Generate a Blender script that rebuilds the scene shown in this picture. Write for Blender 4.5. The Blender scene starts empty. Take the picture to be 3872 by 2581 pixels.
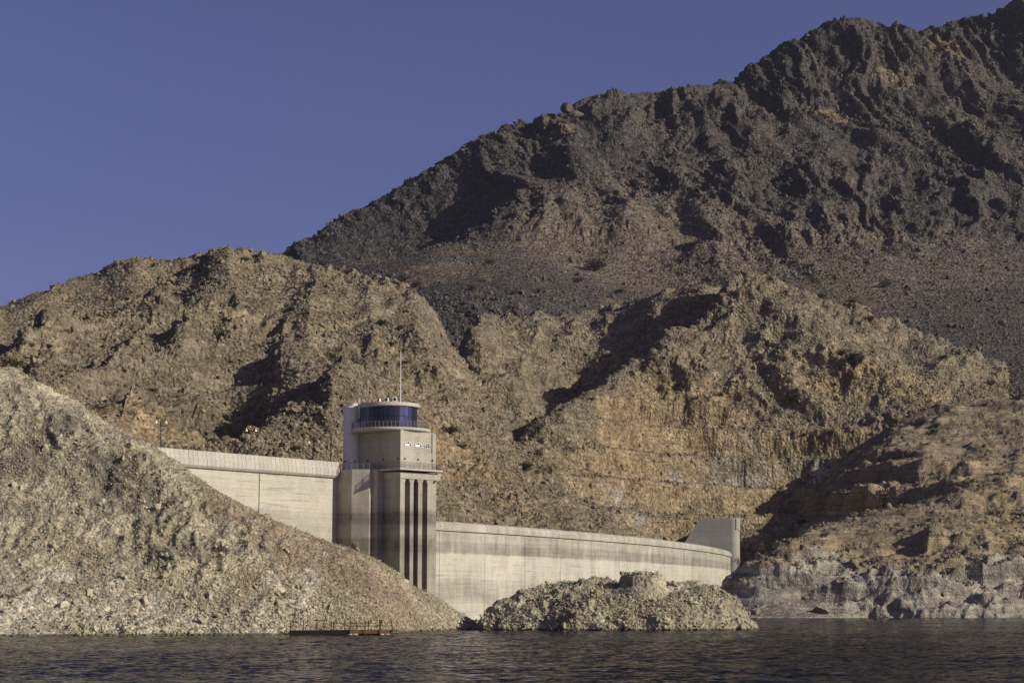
import bpy, bmesh, math, random
import numpy as np
from mathutils import Vector, Matrix

# ------------------------------------------------------------------ camera, sky, sun, exposure
FPX = 7200 * 2352 / 3872          # focal length in units of a 2352 px wide picture
CX, CY, CAMH = 1176.0, 784.0, 4.4
PITCH = math.atan((2260 - 1290.5) / 7200)
scene = bpy.context.scene
COL = scene.collection
cam_d = bpy.data.cameras.new('camera')
cam_d.sensor_width = 36.0
cam_d.lens = 36.0 * 7200 / 3872
cam_d.clip_start = 0.5
cam_d.clip_end = 12000
cam = bpy.data.objects.new('camera', cam_d)
COL.objects.link(cam)
cam.location = (0, 0, CAMH)
cam.rotation_euler = (math.pi / 2 + PITCH, 0, 0)
scene.camera = cam

SUN_AZ = math.radians(66)         # to the right of straight behind the camera
SUN_EL = math.radians(24)
sdir = Vector((math.sin(SUN_AZ) * math.cos(SUN_EL), -math.cos(SUN_AZ) * math.cos(SUN_EL), math.sin(SUN_EL)))
world = bpy.data.worlds.new('World')
scene.world = world
world.use_nodes = True
wn, wl = world.node_tree.nodes, world.node_tree.links
bg = wn['Background']
sky = wn.new('ShaderNodeTexSky')
sky.sky_type = 'NISHITA'
sky.sun_disc = False
sky.sun_elevation = SUN_EL
sky.sun_rotation = math.atan2(sdir.x, sdir.y)
sky.air_density = 1.0
sky.dust_density = 2.0
sky.ozone_density = 4.0
sky.altitude = 300
tint = wn.new('ShaderNodeMix')
tint.data_type = 'RGBA'
tint.blend_type = 'MULTIPLY'
tint.inputs[0].default_value = 1.0
tint.inputs[7].default_value = (0.97, 0.70, 1.01, 1)
wl.new(sky.outputs[0], tint.inputs[6])
wl.new(tint.outputs[2], bg.inputs['Color'])
bg.inputs['Strength'].default_value = 0.07
sun_d = bpy.data.lights.new('sun', 'SUN')
sun_d.energy = 4.7
sun_d.angle = math.radians(0.53)
sun_d.color = (1.0, 0.93, 0.76)
sun = bpy.data.objects.new('sun', sun_d)
COL.objects.link(sun)
sun.rotation_euler = sdir.to_track_quat('Z', 'Y').to_euler()
scene.view_settings.view_transform = 'Standard'
scene.view_settings.look = 'None'
scene.view_settings.exposure = 0.0
scene.view_settings.gamma = 1.0
scene.cycles.max_bounces = 6
scene.cycles.diffuse_bounces = 3

# ------------------------------------------------------------------ helpers: places
CP, SP = math.cos(PITCH), math.sin(PITCH)
S = 2352 / 3872


def at(px, py, D):
    """place seen at picture point (px, py) that stands D metres ahead"""
    u = (px - CX) / FPX
    v = (CY - py) / FPX
    dy = CP - v * SP
    return np.array([u / dy * D, D, CAMH + (SP + v * CP) / dy * D])


def onz(px, py, z):
    r = at(px, py, 1.0)
    return at(px, py, (z - CAMH) / (r[2] - CAMH))


def project(x, y, z):
    zc = z - CAMH
    d = y * CP + zc * SP
    return CX + FPX * x / d, CY - FPX * (zc * CP - y * SP) / d


# ------------------------------------------------------------------ helpers: noise
_rs = np.random.RandomState(7)
_PERM = _rs.permutation(4096).astype(np.int32)
_G = _rs.normal(size=(4096, 3)).astype(np.float32)
_G /= np.linalg.norm(_G, axis=1)[:, None]


def perlin(p):
    i = np.floor(p).astype(np.int32)
    f = (p - i).astype(np.float32)
    w = f * f * f * (f * (f * 6 - 15) + 10)
    out = 0
    hx = [_PERM[(i[:, 0] + a) & 4095] for a in (0, 1)]
    for a in (0, 1):
        wa = w[:, 0] if a else 1 - w[:, 0]
        fa = f[:, 0] - a
        for b in (0, 1):
            wb = wa * (w[:, 1] if b else 1 - w[:, 1])
            fb = f[:, 1] - b
            hy = _PERM[(hx[a] + i[:, 1] + b) & 4095]
            for c in (0, 1):
                g = _G[_PERM[(hy + i[:, 2] + c) & 4095]]
                out = out + wb * (w[:, 2] if c else 1 - w[:, 2]) * (g[:, 0] * fa + g[:, 1] * fb + g[:, 2] * (f[:, 2] - c))
    return out * 1.5


def fbm(p, scale, octs, rough=0.5, lac=2.03):
    q = p / scale
    a, s = 1.0, 0.0
    for k in range(octs):
        s = s + a * perlin(q + 17.3 * k)
        a *= rough
        q = q * lac
    return s


def ridged(p, scale, octs, rough=0.5, lac=2.07):
    q = p / scale
    a, s, wgt = 1.0, 0.0, 1.0
    for k in range(octs):
        n = np.clip(1.12 - np.sqrt(perlin(q + 31.7 * k) ** 2 + 0.012) * 1.7, 0, 1) ** 1.5
        s = s + a * n * wgt
        wgt = np.clip(n * 1.6, 0, 1)
        a *= rough
        q = q * lac
    return s


def rz(*a):
    r = ridged(*a)
    return r - r.mean()


def sstep(a, b, x):
    t = np.clip((x - a) / (b - a), 0, 1)
    return t * t * (3 - 2 * t)


# ------------------------------------------------------------------ helpers: terrain
class TPS:
    def __init__(self, pts, reg=0.0008):
        P = np.array(pts, dtype=np.float64)
        self.pts = P.copy()
        self.c = P[:, :2].mean(0)
        self.s = P[:, :2].std()
        X = (P[:, :2] - self.c) / self.s
        n = len(X)
        r2 = ((X[:, None] - X[None]) ** 2).sum(-1)
        K = 0.5 * r2 * np.log(r2 + 1e-12) + reg * np.eye(n)
        A = np.zeros((n + 3, n + 3))
        A[:n, :n] = K
        A[:n, n] = 1
        A[:n, n + 1:] = X
        A[n:, :n] = A[:n, n:].T
        b = np.zeros(n + 3)
        b[:n] = P[:, 2]
        self.w = np.linalg.solve(A, b).astype(np.float32)
        self.X = X.astype(np.float32)

    def __call__(self, x, y):
        shp = x.shape
        q0 = ((x.ravel() - self.c[0]) / self.s).astype(np.float32)
        q1 = ((y.ravel() - self.c[1]) / self.s).astype(np.float32)
        out = np.empty(len(q0), np.float32)
        n = len(self.X)
        for s in range(0, len(q0), 60000):
            a, b = q0[s:s + 60000, None], q1[s:s + 60000, None]
            r2 = (a - self.X[:, 0]) ** 2 + (b - self.X[:, 1]) ** 2
            k = 0.5 * r2 * np.log(r2 + 1e-12)
            out[s:s + 60000] = k @ self.w[:n] + self.w[n] + self.w[n + 1] * a[:, 0] + self.w[n + 2] * b[:, 0]
        return out.reshape(shp).astype(np.float64)


def hit(hfun, px, py, d0, d1):
    D = np.linspace(d0, d1, 500)
    r = at(px, py, 1.0)
    zr = CAMH + (r[2] - CAMH) * D
    h = hfun(r[0] * D, D)
    k = np.where(zr <= h)[0]
    j = k[0] if len(k) else int(np.argmin(zr - h))
    return r[0] * D[j], D[j]


def with_ridges(hfun, d0, d1, feats):
    """height field plus crest lines: (height, left width, right width, [(px, py) ...]); a crest falls off steeply on its left"""
    segs = []
    for amp, wl_, wr_, line in feats:
        P = [hit(hfun, *q, d0, d1) for q in line]
        segs.append((amp, wl_, wr_, np.array(P)))

    def relief(X, Y):
        z = np.zeros(X.shape)
        for amp, wl_, wr_, P in segs:
            best = np.full(X.shape, 1e9)
            sd = np.zeros(X.shape)
            tt = np.zeros(X.shape)
            n = len(P) - 1
            for i in range(n):
                a, b = P[i], P[i + 1]
                v = b - a
                L2 = v @ v + 1e-9
                t = ((X - a[0]) * v[0] + (Y - a[1]) * v[1]) / L2
                tc = np.clip(t, 0, 1)
                dx, dy = X - a[0] - tc * v[0], Y - a[1] - tc * v[1]
                d2 = dx * dx + dy * dy
                m = d2 < best
                best = np.where(m, d2, best)
                s = (v[0] * (Y - a[1]) - v[1] * (X - a[0])) / math.sqrt(L2)
                sd = np.where(m, s / np.sqrt(d2 + 1e-6), sd)
                tt = np.where(m, (i + tc) / n, tt)
            d = np.sqrt(best)
            # crest lines are listed from the top down (towards the viewer): the picture's left is their right hand
            w = wl_ + (wr_ - wl_) * sstep(-1, 1, sd)
            taper = np.clip(tt * 5, 0, 1) * np.clip((1 - tt) * 3.5, 0, 1) * 0.75 + 0.25
            z = z + amp * np.exp(-(d / w) ** 1.15) * taper
        return z
    P = np.array(hfun.pts)
    P[:, 2] -= relief(P[:, 0], P[:, 1])
    base = TPS(P, 0.004)
    return lambda X, Y: base(X, Y) + relief(X, Y)


VIS = []      # (px, py, depth, xyz, normal, object name) of every terrain for seating things on it


def terrain_mesh(name, hfun, u0, u1, d0, d1, ncol, nrow, detail, material, tone=None, zmin=-4.0, skyline=None):
    """a height sheet over the ground, finer where the slope is steep; detail() adds rock relief along the normals"""
    us = np.linspace(u0, u1, ncol)
    dc = np.linspace(d0, d1, 260)
    uc = np.linspace(u0, u1, 200)
    UU, DD = np.meshgrid(uc, dc, indexing='ij')
    Z = hfun(UU * DD, DD)
    E = (Z - CAMH) / DD
    dE = np.abs(np.diff(E, axis=1))
    run = np.maximum.accumulate(E, axis=1)
    vis = (E[:, 1:] >= run[:, 1:] - 0.012)
    dens = dE * np.where(vis, 1.0, 0.2) + 0.3 * dE.mean() * np.where(vis, 1.0, 0.4)
    k = np.ones(25) / 25
    for ax in (0, 1, 0):
        dens = np.apply_along_axis(lambda a: np.convolve(np.pad(a, 12, 'edge'), k, 'valid'), ax, dens)
    cum = np.concatenate([np.zeros((len(uc), 1)), np.cumsum(dens, axis=1)], axis=1)
    cum /= cum[:, -1:]
    tt = np.linspace(0, 1, nrow)
    rows = np.array([np.interp(tt, cum[i], dc) for i in range(len(uc))])
    D = np.array([np.interp(us, uc, rows[:, j]) for j in range(nrow)]).T
    X = us[:, None] * D
    Z = hfun(X, D)
    P = np.stack([X, D, Z], -1)

    def normals(P):
        a = np.gradient(P, axis=0)
        b = np.gradient(P, axis=1)
        n = np.cross(a, b)
        n /= np.linalg.norm(n, axis=-1, keepdims=True) + 1e-12
        return n
    N = normals(P)
    flat = P.reshape(-1, 3)
    disp, hz = detail(flat, N.reshape(-1, 3))
    # soften the normals so the relief does not fold over itself
    Ns = N.copy()
    for ax, w in ((0, 12), (1, 12), (0, 8), (1, 8)):
        c = np.cumsum(np.concatenate([np.repeat(np.take(Ns, [0], ax), w + 1, ax), Ns, np.repeat(np.take(Ns, [-1], ax), w, ax)], ax), ax)
        n_ = Ns.shape[ax]
        Ns = (np.take(c, range(2 * w + 1, 2 * w + 1 + n_), ax) - np.take(c, range(0, n_), ax)) / (2 * w + 1)
    Ns = (Ns / (np.linalg.norm(Ns, axis=-1, keepdims=True) + 1e-9)).reshape(-1, 3)
    P2 = flat + Ns * disp[:, None]
    P2[:, 2] += hz
    if skyline is not None:
        # settle the whole crest (not its single rocks) to the height it should have
        sk = np.array(skyline, float)
        el = (P2[:, 2] - CAMH) / P2[:, 1]
        E2 = el.reshape(ncol, nrow)
        top = E2.max(1)
        tgt = np.array([(lambda w: (w[2] - CAMH) / w[1])(at(a, b, 1000.0)) for a, b in sk])
        tu = np.array([(lambda w: w[0] / w[1])(at(a, b, 1000.0)) for a, b in sk])
        dl = np.interp(us, tu, tgt) - top
        dl = np.where((us < tu[0]) | (us > tu[-1]), 0, dl)
        kk = np.hanning(43)
        kk /= kk.sum()
        dl = np.convolve(np.pad(dl, 21, 'edge'), kk, 'valid')
        wgt = sstep(-0.075, -0.01, E2 - top[:, None])
        P2[:, 2] += (dl[:, None] * wgt * P2[:, 1].reshape(ncol, nrow)).ravel()
    P2[:, 2] = np.maximum(P2[:, 2], zmin)
    N2 = normals(P2.reshape(P.shape)).reshape(-1, 3)
    me = bpy.data.meshes.new(name)
    nv = ncol * nrow
    me.vertices.add(nv)
    me.vertices.foreach_set('co', P2.astype(np.float32).ravel())
    idx = np.arange(nv).reshape(ncol, nrow)
    q = np.stack([idx[:-1, :-1], idx[1:, :-1], idx[1:, 1:], idx[:-1, 1:]], -1).reshape(-1, 4)
    # drop what lies wholly under water
    keep = (P2[q][:, :, 2] > zmin + 1e-3).any(1)
    q = q[keep]
    nq = len(q)
    me.loops.add(nq * 4)
    me.loops.foreach_set('vertex_index', q.astype(np.int32).ravel())
    me.polygons.add(nq)
    me.polygons.foreach_set('loop_start', np.arange(0, nq * 4, 4, dtype=np.int32))
    me.polygons.foreach_set('use_smooth', np.ones(nq, bool))
    me.update(calc_edges=True)
    if tone is not None:
        c = np.ones((nv, 4), np.float32)
        c[:, :3] = tone(P2, N2)
        at_ = me.attributes.new('tone', 'FLOAT_COLOR', 'POINT')
        at_.data.foreach_set('color', c.ravel())
    me.materials.append(material)
    ob = bpy.data.objects.new(name, me)
    COL.objects.link(ob)
    ob['kind'] = 'structure'
    px, py = project(P2[:, 0], P2[:, 1], P2[:, 2])
    live = P2[:, 2] > zmin + 0.02
    VIS.append((px[live], py[live], P2[live, 1], P2[live], N2[live], name))
    return ob


def seat(px, py, only=None, rad=4.0):
    """first terrain point met when looking at (px, py)"""
    best = None
    for vx, vy, vd, P, N, nm in VIS:
        if only and nm not in only:
            continue
        m = np.where((np.abs(vx - px) < rad) & (np.abs(vy - py) < rad))[0]
        if len(m):
            # nearest sheet, then the closest vertex on it
            dmin = vd[m].min()
            m = m[vd[m] < dmin * 1.04]
            j = m[np.argmin((vx[m] - px) ** 2 + (vy[m] - py) ** 2)]
            if best is None or vd[j] < best[1]:
                best = (P[j], vd[j], N[j], nm)
    return best


def pts(*rows, near=0.0, k=1.0):
    """places by picture point and distance; what lies beyond `near` is drawn in by k (steeper slopes)"""
    out = []
    for px, py, D in rows:
        kk = k(py) if callable(k) else k
        out.append(at(px, py, D if D < near else near + (D - near) * kk))
    return out


# ------------------------------------------------------------------ helpers: materials
MATS = {}


class NT:
    def __init__(self, name):
        self.m = bpy.data.materials.new(name)
        self.m.use_nodes = True
        self.n, self.l = self.m.node_tree.nodes, self.m.node_tree.links
        self.b = self.n['Principled BSDF']
        MATS[name] = self.m

    def new(self, t, **kw):
        nd = self.n.new(t)
        for k, v in kw.items():
            if k in nd.inputs.keys():
                self.put(nd.inputs[k], v)
            else:
                setattr(nd, k, v)
        return nd

    def put(self, sock, v):
        if isinstance(v, bpy.types.NodeSocket):
            self.l.new(v, sock)
        else:
            if sock.type == 'RGBA' and not hasattr(v, '__len__'):
                v = (v, v, v, 1)
            if sock.type == 'RGBA' and len(v) == 3:
                v = (*v, 1)
            sock.default_value = v

    def pos(self, scale=(1, 1, 1), rot=(0, 0, 0)):
        if not hasattr(self, '_geo'):
            self._geo = self.new('ShaderNodeNewGeometry')
        mp = self.new('ShaderNodeMapping')
        self.l.new(self._geo.outputs['Position'], mp.inputs['Vector'])
        mp.inputs['Scale'].default_value = scale
        mp.inputs['Rotation'].default_value = rot
        return mp.outputs[0]

    def objpos(self, scale=(1, 1, 1)):
        tc = self.new('ShaderNodeTexCoord')
        mp = self.new('ShaderNodeMapping')
        self.l.new(tc.outputs['Object'], mp.inputs['Vector'])
        mp.inputs['Scale'].default_value = scale
        return mp.outputs[0]

    def noise(self, vec, scale, detail=4, rough=0.55, dist=0.0):
        nd = self.new('ShaderNodeTexNoise', Scale=scale, Detail=detail, Roughness=rough, Distortion=dist)
        self.l.new(vec, nd.inputs['Vector'])
        return nd.outputs[0]

    def voro(self, vec, scale, out='Distance', feature='F1', rnd=1.0):
        nd = self.n.new('ShaderNodeTexVoronoi')
        nd.feature = feature
        nd.inputs['Scale'].default_value = scale
        nd.inputs['Randomness'].default_value = rnd
        self.l.new(vec, nd.inputs['Vector'])
        return nd.outputs[out]

    def math(self, op, a, b=0.0, c=None):
        nd = self.n.new('ShaderNodeMath')
        nd.operation = op
        self.put(nd.inputs[0], a)
        self.put(nd.inputs[1], b)
        if c is not None:
            self.put(nd.inputs[2], c)
        return nd.outputs[0]

    def mapr(self, v, a, b, c=0.0, d=1.0, smooth=True):
        nd = self.n.new('ShaderNodeMapRange')
        nd.interpolation_type = 'SMOOTHSTEP' if smooth else 'LINEAR'
        self.put(nd.inputs[0], v)
        for i, x in zip((1, 2, 3, 4), (a, b, c, d)):
            nd.inputs[i].default_value = x
        return nd.outputs[0]

    def mix(self, fac, a, b, mode='MIX'):
        nd = self.n.new('ShaderNodeMix')
        nd.data_type = 'RGBA'
        nd.blend_type = mode
        self.put(nd.inputs[0], fac)
        self.put(nd.inputs[6], a)
        self.put(nd.inputs[7], b)
        return nd.outputs[2]

    def sep(self, col):
        nd = self.n.new('ShaderNodeSeparateColor')
        self.l.new(col, nd.inputs[0])
        return nd.outputs

    def bump(self, h, dist, strength=1.0, prev=None):
        nd = self.n.new('ShaderNodeBump')
        nd.inputs['Distance'].default_value = dist
        nd.inputs['Strength'].default_value = strength
        self.l.new(h, nd.inputs['Height'])
        if prev is not None:
            self.l.new(prev, nd.inputs['Normal'])
        return nd.outputs[0]

    def out(self, color, rough=0.9, normal=None, spec=0.2, metal=0.0):
        self.put(self.b.inputs['Base Color'], color)
        self.put(self.b.inputs['Roughness'], rough)
        self.put(self.b.inputs['Specular IOR Level'], spec)
        self.put(self.b.inputs['Metallic'], metal)
        if normal is not None:
            self.l.new(normal, self.b.inputs['Normal'])
        return self.m


def rock_mat(name, c1, c2, dark, yellow, pale, stone=1.2, bumpd=1.0, speck=0.5, strata=0.0, red=(0.20, 0.10, 0.05)):
    """rock: two ground colours, three mapped ones (dark varnish and painted shade, fresh yellow cut, pale washed), stone speckle and relief"""
    t = NT(name)
    p = t.pos()
    big = t.noise(p, 0.018, 5, 0.6)
    col = t.mix(t.mapr(big, 0.38, 0.62), c1, c2)
    at_ = t.new('ShaderNodeAttribute', attribute_name='tone')
    r, g, b = t.sep(at_.outputs['Color'])[:3]
    edge = t.noise(p, 0.11, 7, 0.65)

    def soft(m):
        return t.mapr(t.math('ADD', m, t.math('MULTIPLY', t.math('SUBTRACT', edge, 0.5), 1.3)), 0.35, 0.65)
    col = t.mix(soft(r), col, yellow)
    col = t.mix(soft(b), col, pale)
    col = t.mix(soft(g), col, dark)
    med = t.noise(p, 0.16, 6, 0.65)
    col = t.mix(1.0, col, t.mapr(med, 0.3, 0.7, 0.68, 1.28), 'MULTIPLY')
    cell = t.voro(p, stone, 'Color')
    cr = t.sep(cell)[0]
    col = t.mix(1.0, col, t.mapr(cr, 0.0, 1.0, 1 - speck, 1 + speck, False), 'MULTIPLY')
    rd = t.mapr(t.noise(p, 0.07, 6, 0.7), 0.62, 0.75)
    col = t.mix(t.math('MULTIPLY', rd, 0.5), col, red)
    if strata > 0:
        s = t.noise(t.pos((0.05, 0.05, 1.1), (0.12, -0.10, 0)), 1.0, 6, 0.7)
        col = t.mix(strata, col, t.mapr(s, 0.35, 0.65, 0.45, 1.4), 'MULTIPLY')
    n1 = t.noise(p, 0.28, 8, 0.68)
    nb = t.bump(n1, bumpd * 1.3, 0.8)
    v = t.voro(p, stone, 'Distance')
    nb = t.bump(v, bumpd * -0.8 / stone, 0.9, nb)
    v2 = t.voro(p, stone * 0.37, 'Distance')
    nb = t.bump(v2, bumpd * -0.5 / stone, 0.7, nb)
    n2 = t.noise(p, 2.2 * stone, 4, 0.6)
    nb = t.bump(n2, bumpd * 0.3 / stone, 0.8, nb)
    return t.out(col, 0.95, nb, 0.12)


rock_mat('rock_tan', (0.228, 0.190, 0.130), (0.196, 0.165, 0.117), (0.080, 0.072, 0.064), (0.275, 0.215, 0.130), (0.29, 0.265, 0.215), 0.9, 1.0, 0.38, 0.35, (0.20, 0.14, 0.09))
rock_mat('rock_dark', (0.120, 0.106, 0.091), (0.098, 0.090, 0.082), (0.070, 0.067, 0.066), (0.22, 0.172, 0.115), (0.18, 0.150, 0.113), 0.5, 1.6, 0.35, 0.3, (0.14, 0.10, 0.075))
rock_mat('rock_grey', (0.36, 0.325, 0.228), (0.31, 0.275, 0.188), (0.17, 0.155, 0.125), (0.28, 0.228, 0.158), (0.46, 0.425, 0.33), 2.4, 0.8, 0.4, 0.0, (0.24, 0.14, 0.075))

# ------------------------------------------------------------------ TERRAIN
UMAX = 0.315


def blob(P, pts_, rad):
    """soft mark round some places (metres)"""
    m = np.zeros(len(P))
    for q in pts_:
        r = rad
        if len(q) == 4:
            r = q[3]
        w = at(*q[:3])
        d2 = ((P - w) ** 2).sum(1)
        m = np.maximum(m, np.exp(-d2 / (r * r)))
    return m


def benches(z, m, lo, step, a=0.50, b=0.80, hi=1e9):
    t = (z - lo) / step
    k = np.floor(t)
    f = t - k
    zz = lo + step * (k + sstep(a, b, f) * 0.93 + f * 0.07)
    m = m * (z > lo - 2) * (z < hi)
    return z * (1 - m) + zz * m


def strata_rel(x, amp, thick, rot=(0.12, -0.10), sharp=0.5):
    """ledges: bedding planes that dip a little, broken sideways"""
    b = x[:, 2] + rot[0] * x[:, 0] + rot[1] * x[:, 1] + fbm(x + 70, 34, 3) * 3.0
    q = np.stack([x[:, 0] / 26, x[:, 1] / 26, b / thick], 1).astype(np.float32)
    n = perlin(q) + 0.55 * perlin(q * np.float32(2.1) + 9) + 0.3 * perlin(q * np.float32(4.3) + 19)
    return amp * np.tanh(n * 2.2)


# plan of the dam (fitted to its crest), so that the hills behind keep clear of it
sp_pts = np.array([(-24.0, 371.5), (-15.2, 385.0), (-5.5, 404.3), (11.3, 439.0), (26.9, 474.0), (39.8, 510.4), (51.7, 545.0), (67.1, 609.6), (73.2, 641.0), (77.9, 667.0)])
cf = np.polyfit(sp_pts[:, 1], sp_pts[:, 0], 3)


def clear_dam(z, X, Y):
    d = X - np.polyval(cf, Y)                       # >0 on the water side
    m = sstep(-34, -12, d) * (1 - sstep(640, 665, Y)) * (Y > 365)
    return z * (1 - m) + np.minimum(z, 8.0) * m * (1 - sstep(-12, -4, d)) + -12.0 * m * sstep(-12, -4, d)


# ---- the far dark mountain
F_pts = pts(
    (560, 640, 1380), (640, 620, 1400), (680, 592, 1440), (720, 545, 1500), (760, 510, 1540), (800, 490, 1570), (870, 455, 1590), (950, 410, 1600),
    (1040, 350, 1600), (1100, 318, 1590), (1160, 285, 1570), (1190, 274, 1540), (1215, 280, 1530), (1270, 266, 1560), (1310, 240, 1580),
    (1350, 222, 1600), (1395, 207, 1620), (1440, 215, 1640), (1500, 213, 1660), (1560, 200, 1690), (1620, 192, 1710), (1690, 180, 1850),
    (1730, 150, 1930), (1800, 105, 1950), (1850, 75, 1860), (1900, 52, 1890), (1960, 40, 1900), (2010, 48, 1910), (2045, 60, 1920),
    (2085, 62, 1930), (2130, 75, 1950), (2160, 58, 2000), (2220, 36, 2060), (2290, 36, 2080), (2315, 10, 2060), (2352, -12, 2050), (2500, -70, 2050),
    # spur below the shoulder, shaded hollow left of it
    (1240, 318, 1470), (1200, 400, 1390), (1170, 470, 1320), (1150, 540, 1240), (1180, 570, 1200),
    (1080, 400, 1555), (1000, 460, 1545), (950, 520, 1520), (900, 560, 1490), (850, 605, 1420), (1050, 520, 1480), (800, 560, 1500), (1100, 500, 1470), (1120, 440, 1500),
    # talus and its foot
    (1000, 575, 1190), (1080, 565, 1190), (900, 640, 1080), (1000, 690, 1000), (1100, 690, 990), (1200, 690, 1000), (1330, 690, 1020), (1430, 700, 1020), (1250, 620, 1110),
    (1230, 565, 1200), (1350, 600, 1180), (1480, 645, 1130), (1560, 665, 1120), (1500, 690, 1070),
    # lit face
    (1300, 330, 1500), (1300, 450, 1370), (1350, 520, 1260), (1450, 300, 1560), (1450, 420, 1430), (1480, 540, 1260), (1560, 600, 1200),
    (1600, 300, 1600), (1600, 420, 1450), (1650, 500, 1340), (1700, 560, 1230), (1700, 350, 1570), (1780, 260, 1820), (1700, 640, 1150), (1850, 600, 1160),
    (1800, 420, 1480), (1850, 520, 1300), (1900, 200, 1780), (1950, 330, 1640), (2000, 450, 1440), (1950, 560, 1240), (2050, 600, 1170), (2120, 560, 1220),
    (2100, 180, 1830), (2100, 330, 1640), (2150, 450, 1420), (2130, 620, 1140), (2050, 690, 1060), (1980, 720, 1020), (1900, 680, 1080),
    (2200, 180, 1900), (2180, 250, 1800), (2280, 250, 1780), (2300, 380, 1560), (2250, 500, 1360), (2352, 450, 1450), (2352, 150, 1880),
    (2200, 560, 1240), (2250, 650, 1100), (2200, 750, 980), (2100, 800, 920), (2352, 650, 1100), (2352, 780, 950), (2250, 850, 880), (2352, 880, 850),
    (2500, 300, 1700), (2500, 600, 1200), (2500, 880, 860), (2050, 850, 880), (1800, 700, 1060),
    near=1130, k=0.45,
) + [np.array(v, float) for v in (
    (-330, 1350, 100), (-300, 1200, 70), (-150, 1000, 95), (-300, 900, 60), (0, 870, 100), (150, 900, 95), (-150, 1460, 180), (0, 1500, 270), (200, 1560, 340),
    (400, 1750, 400), (650, 1800, 480), (300, 1850, 280), (-100, 1800, 160), (-400, 1800, 80), (250, 780, 70), (350, 1000, 140), (700, 1500, 460))]
hF = with_ridges(TPS(F_pts), 880, 1750, [
    (15, 40, 130, [(1195, 280), (1240, 318), (1218, 365), (1196, 412), (1170, 475), (1155, 530), (1175, 568)]),
    (24, 40, 110, [(1890, 120), (1866, 150), (1842, 185), (1828, 250), (1800, 330)]),
    (18, 25, 80, [(2129, 90), (2135, 174), (2105, 250), (2090, 320), (2060, 400)]),
    (18, 25, 80, [(2180, 90), (2199, 155), (2230, 220), (2257, 300), (2230, 380)]),
    (14, 20, 60, [(1440, 225), (1430, 290), (1400, 340), (1380, 420)]),
    (14, 20, 60, [(1600, 210), (1590, 280), (1560, 350), (1540, 430), (1500, 500)]),
    (16, 18, 60, [(1330, 240), (1320, 320), (1290, 400), (1260, 470), (1240, 540)]),
    (14, 18, 60, [(1720, 200), (1740, 300), (1700, 380), (1680, 460), (1640, 540)]),
    (14, 18, 60, [(1880, 330), (1860, 400), (1850, 470), (1810, 540)]),
    (16, 18, 60, [(2020, 260), (2010, 360), (1980, 440), (1960, 520)]),
    (16, 18, 70, [(2270, 310), (2285, 370), (2250, 440), (2220, 520)]),
    (14, 18, 50, [(1480, 420), (1450, 480), (1430, 540), (1400, 590)]),
    (14, 18, 50, [(1620, 560), (1590, 600), (1580, 640)]),
])


def detF(P, N):
    x = P.astype(np.float32)
    w = np.stack([fbm(x + 100, 160, 3), fbm(x + 300, 160, 3), fbm(x + 500, 160, 3)], 1) * 26
    q = x + w
    talus = np.clip(blob(P, [(1150, 640, 1080, 120), (1000, 630, 1090, 110), (1300, 650, 1080, 110), (1420, 680, 1040, 80), (2250, 700, 1040, 150), (2350, 800, 930, 140), (2150, 780, 950, 110)], 100) * 1.6, 0, 1)
    crag = (1 - talus) * sstep(0.985, 0.90, N[:, 2])
    left = sstep(12, -25, P[:, 0]) * 0.75
    a_ = q[:, 0] * 0.95 + 0.32 * q[:, 2]
    rib = np.stack([a_, 0.18 * q[:, 1], 0.26 * q[:, 2]], 1).astype(np.float32)
    out = sstep(-0.25, 0.3, fbm(x + 900, 110, 3))
    d = rz(rib, 48, 4, 0.5) * 8.5 * crag * (1 - left)
    d = d + rz(rib * np.float32(1.0) + 40, 17, 4, 0.52) * (1.6 + 3.6 * out) * crag * (1 - 0.7 * left)
    d = d + rz(q[:, [2, 0, 1]], 13, 4, 0.55) * (0.8 + 1.8 * out) * crag * (1 - 0.6 * left)
    d = d + strata_rel(x, 1.5, 6.0, (0.45, -0.15)) * crag * (0.25 + 0.75 * out)
    d = d + fbm(x, 9, 4, 0.55) * (0.5 + 0.9 * crag)
    sky_edge = 0
    return d, sky_edge


def toneF(P, N):
    low = blob(P, [(1480, 600, 1162, 90), (1400, 560, 1175, 80), (1600, 580, 1180, 100), (1750, 590, 1166, 90), (1850, 620, 1139, 90), (1950, 590, 1162, 90), (2060, 610, 1144, 90), (2120, 560, 1170, 60), (1650, 640, 1139, 70), (1450, 480, 1229, 60), (1870, 690, 1080, 80)], 90) * 1.25
    yel = np.maximum(0.75 * blob(P, [(1200, 385, 1252, 16), (1195, 410, 1245, 14), (2170, 110, 1490, 24), (2060, 180, 1450, 22), (1500, 575, 1175, 30), (1270, 268, 1321, 25), (1930, 250, 1396, 25)], 30) * 1.1,
                     blob(P, [(1000, 640, 1075, 35), (1000, 620, 1100, 30), (1060, 580, 1152, 26), (1430, 690, 1030, 20), (950, 650, 1060, 40)], 30) * 0.75)
    n = fbm(P.astype(np.float32), 140, 3)
    dark = 0.42 + 0.35 * n - 0.5 * low
    return np.stack([np.clip(yel, 0, 1), np.clip(dark, 0, 1), np.clip(low * 0.75, 0, 1)], 1)


terrain_mesh('far_mountain', hF, -0.16, UMAX, 730, 1800, 760, 430, detF, MATS['rock_dark'], toneF, zmin=20,
             skyline=[(700, 570), (720, 545), (760, 510), (800, 490), (870, 455), (950, 410), (1040, 350), (1100, 318), (1160, 286), (1190, 274), (1215, 281), (1270, 268), (1290, 256), (1315, 236), (1350, 223), (1395, 207), (1440, 215),
                      (1500, 214), (1560, 201), (1620, 193), (1690, 181), (1730, 150), (1800, 105), (1850, 75), (1900, 52), (1960, 40), (2010, 48), (2045, 60), (2085, 62), (2130, 75), (2160, 56), (2220, 36), (2290, 36), (2315, 12), (2352, -10)])

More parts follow.
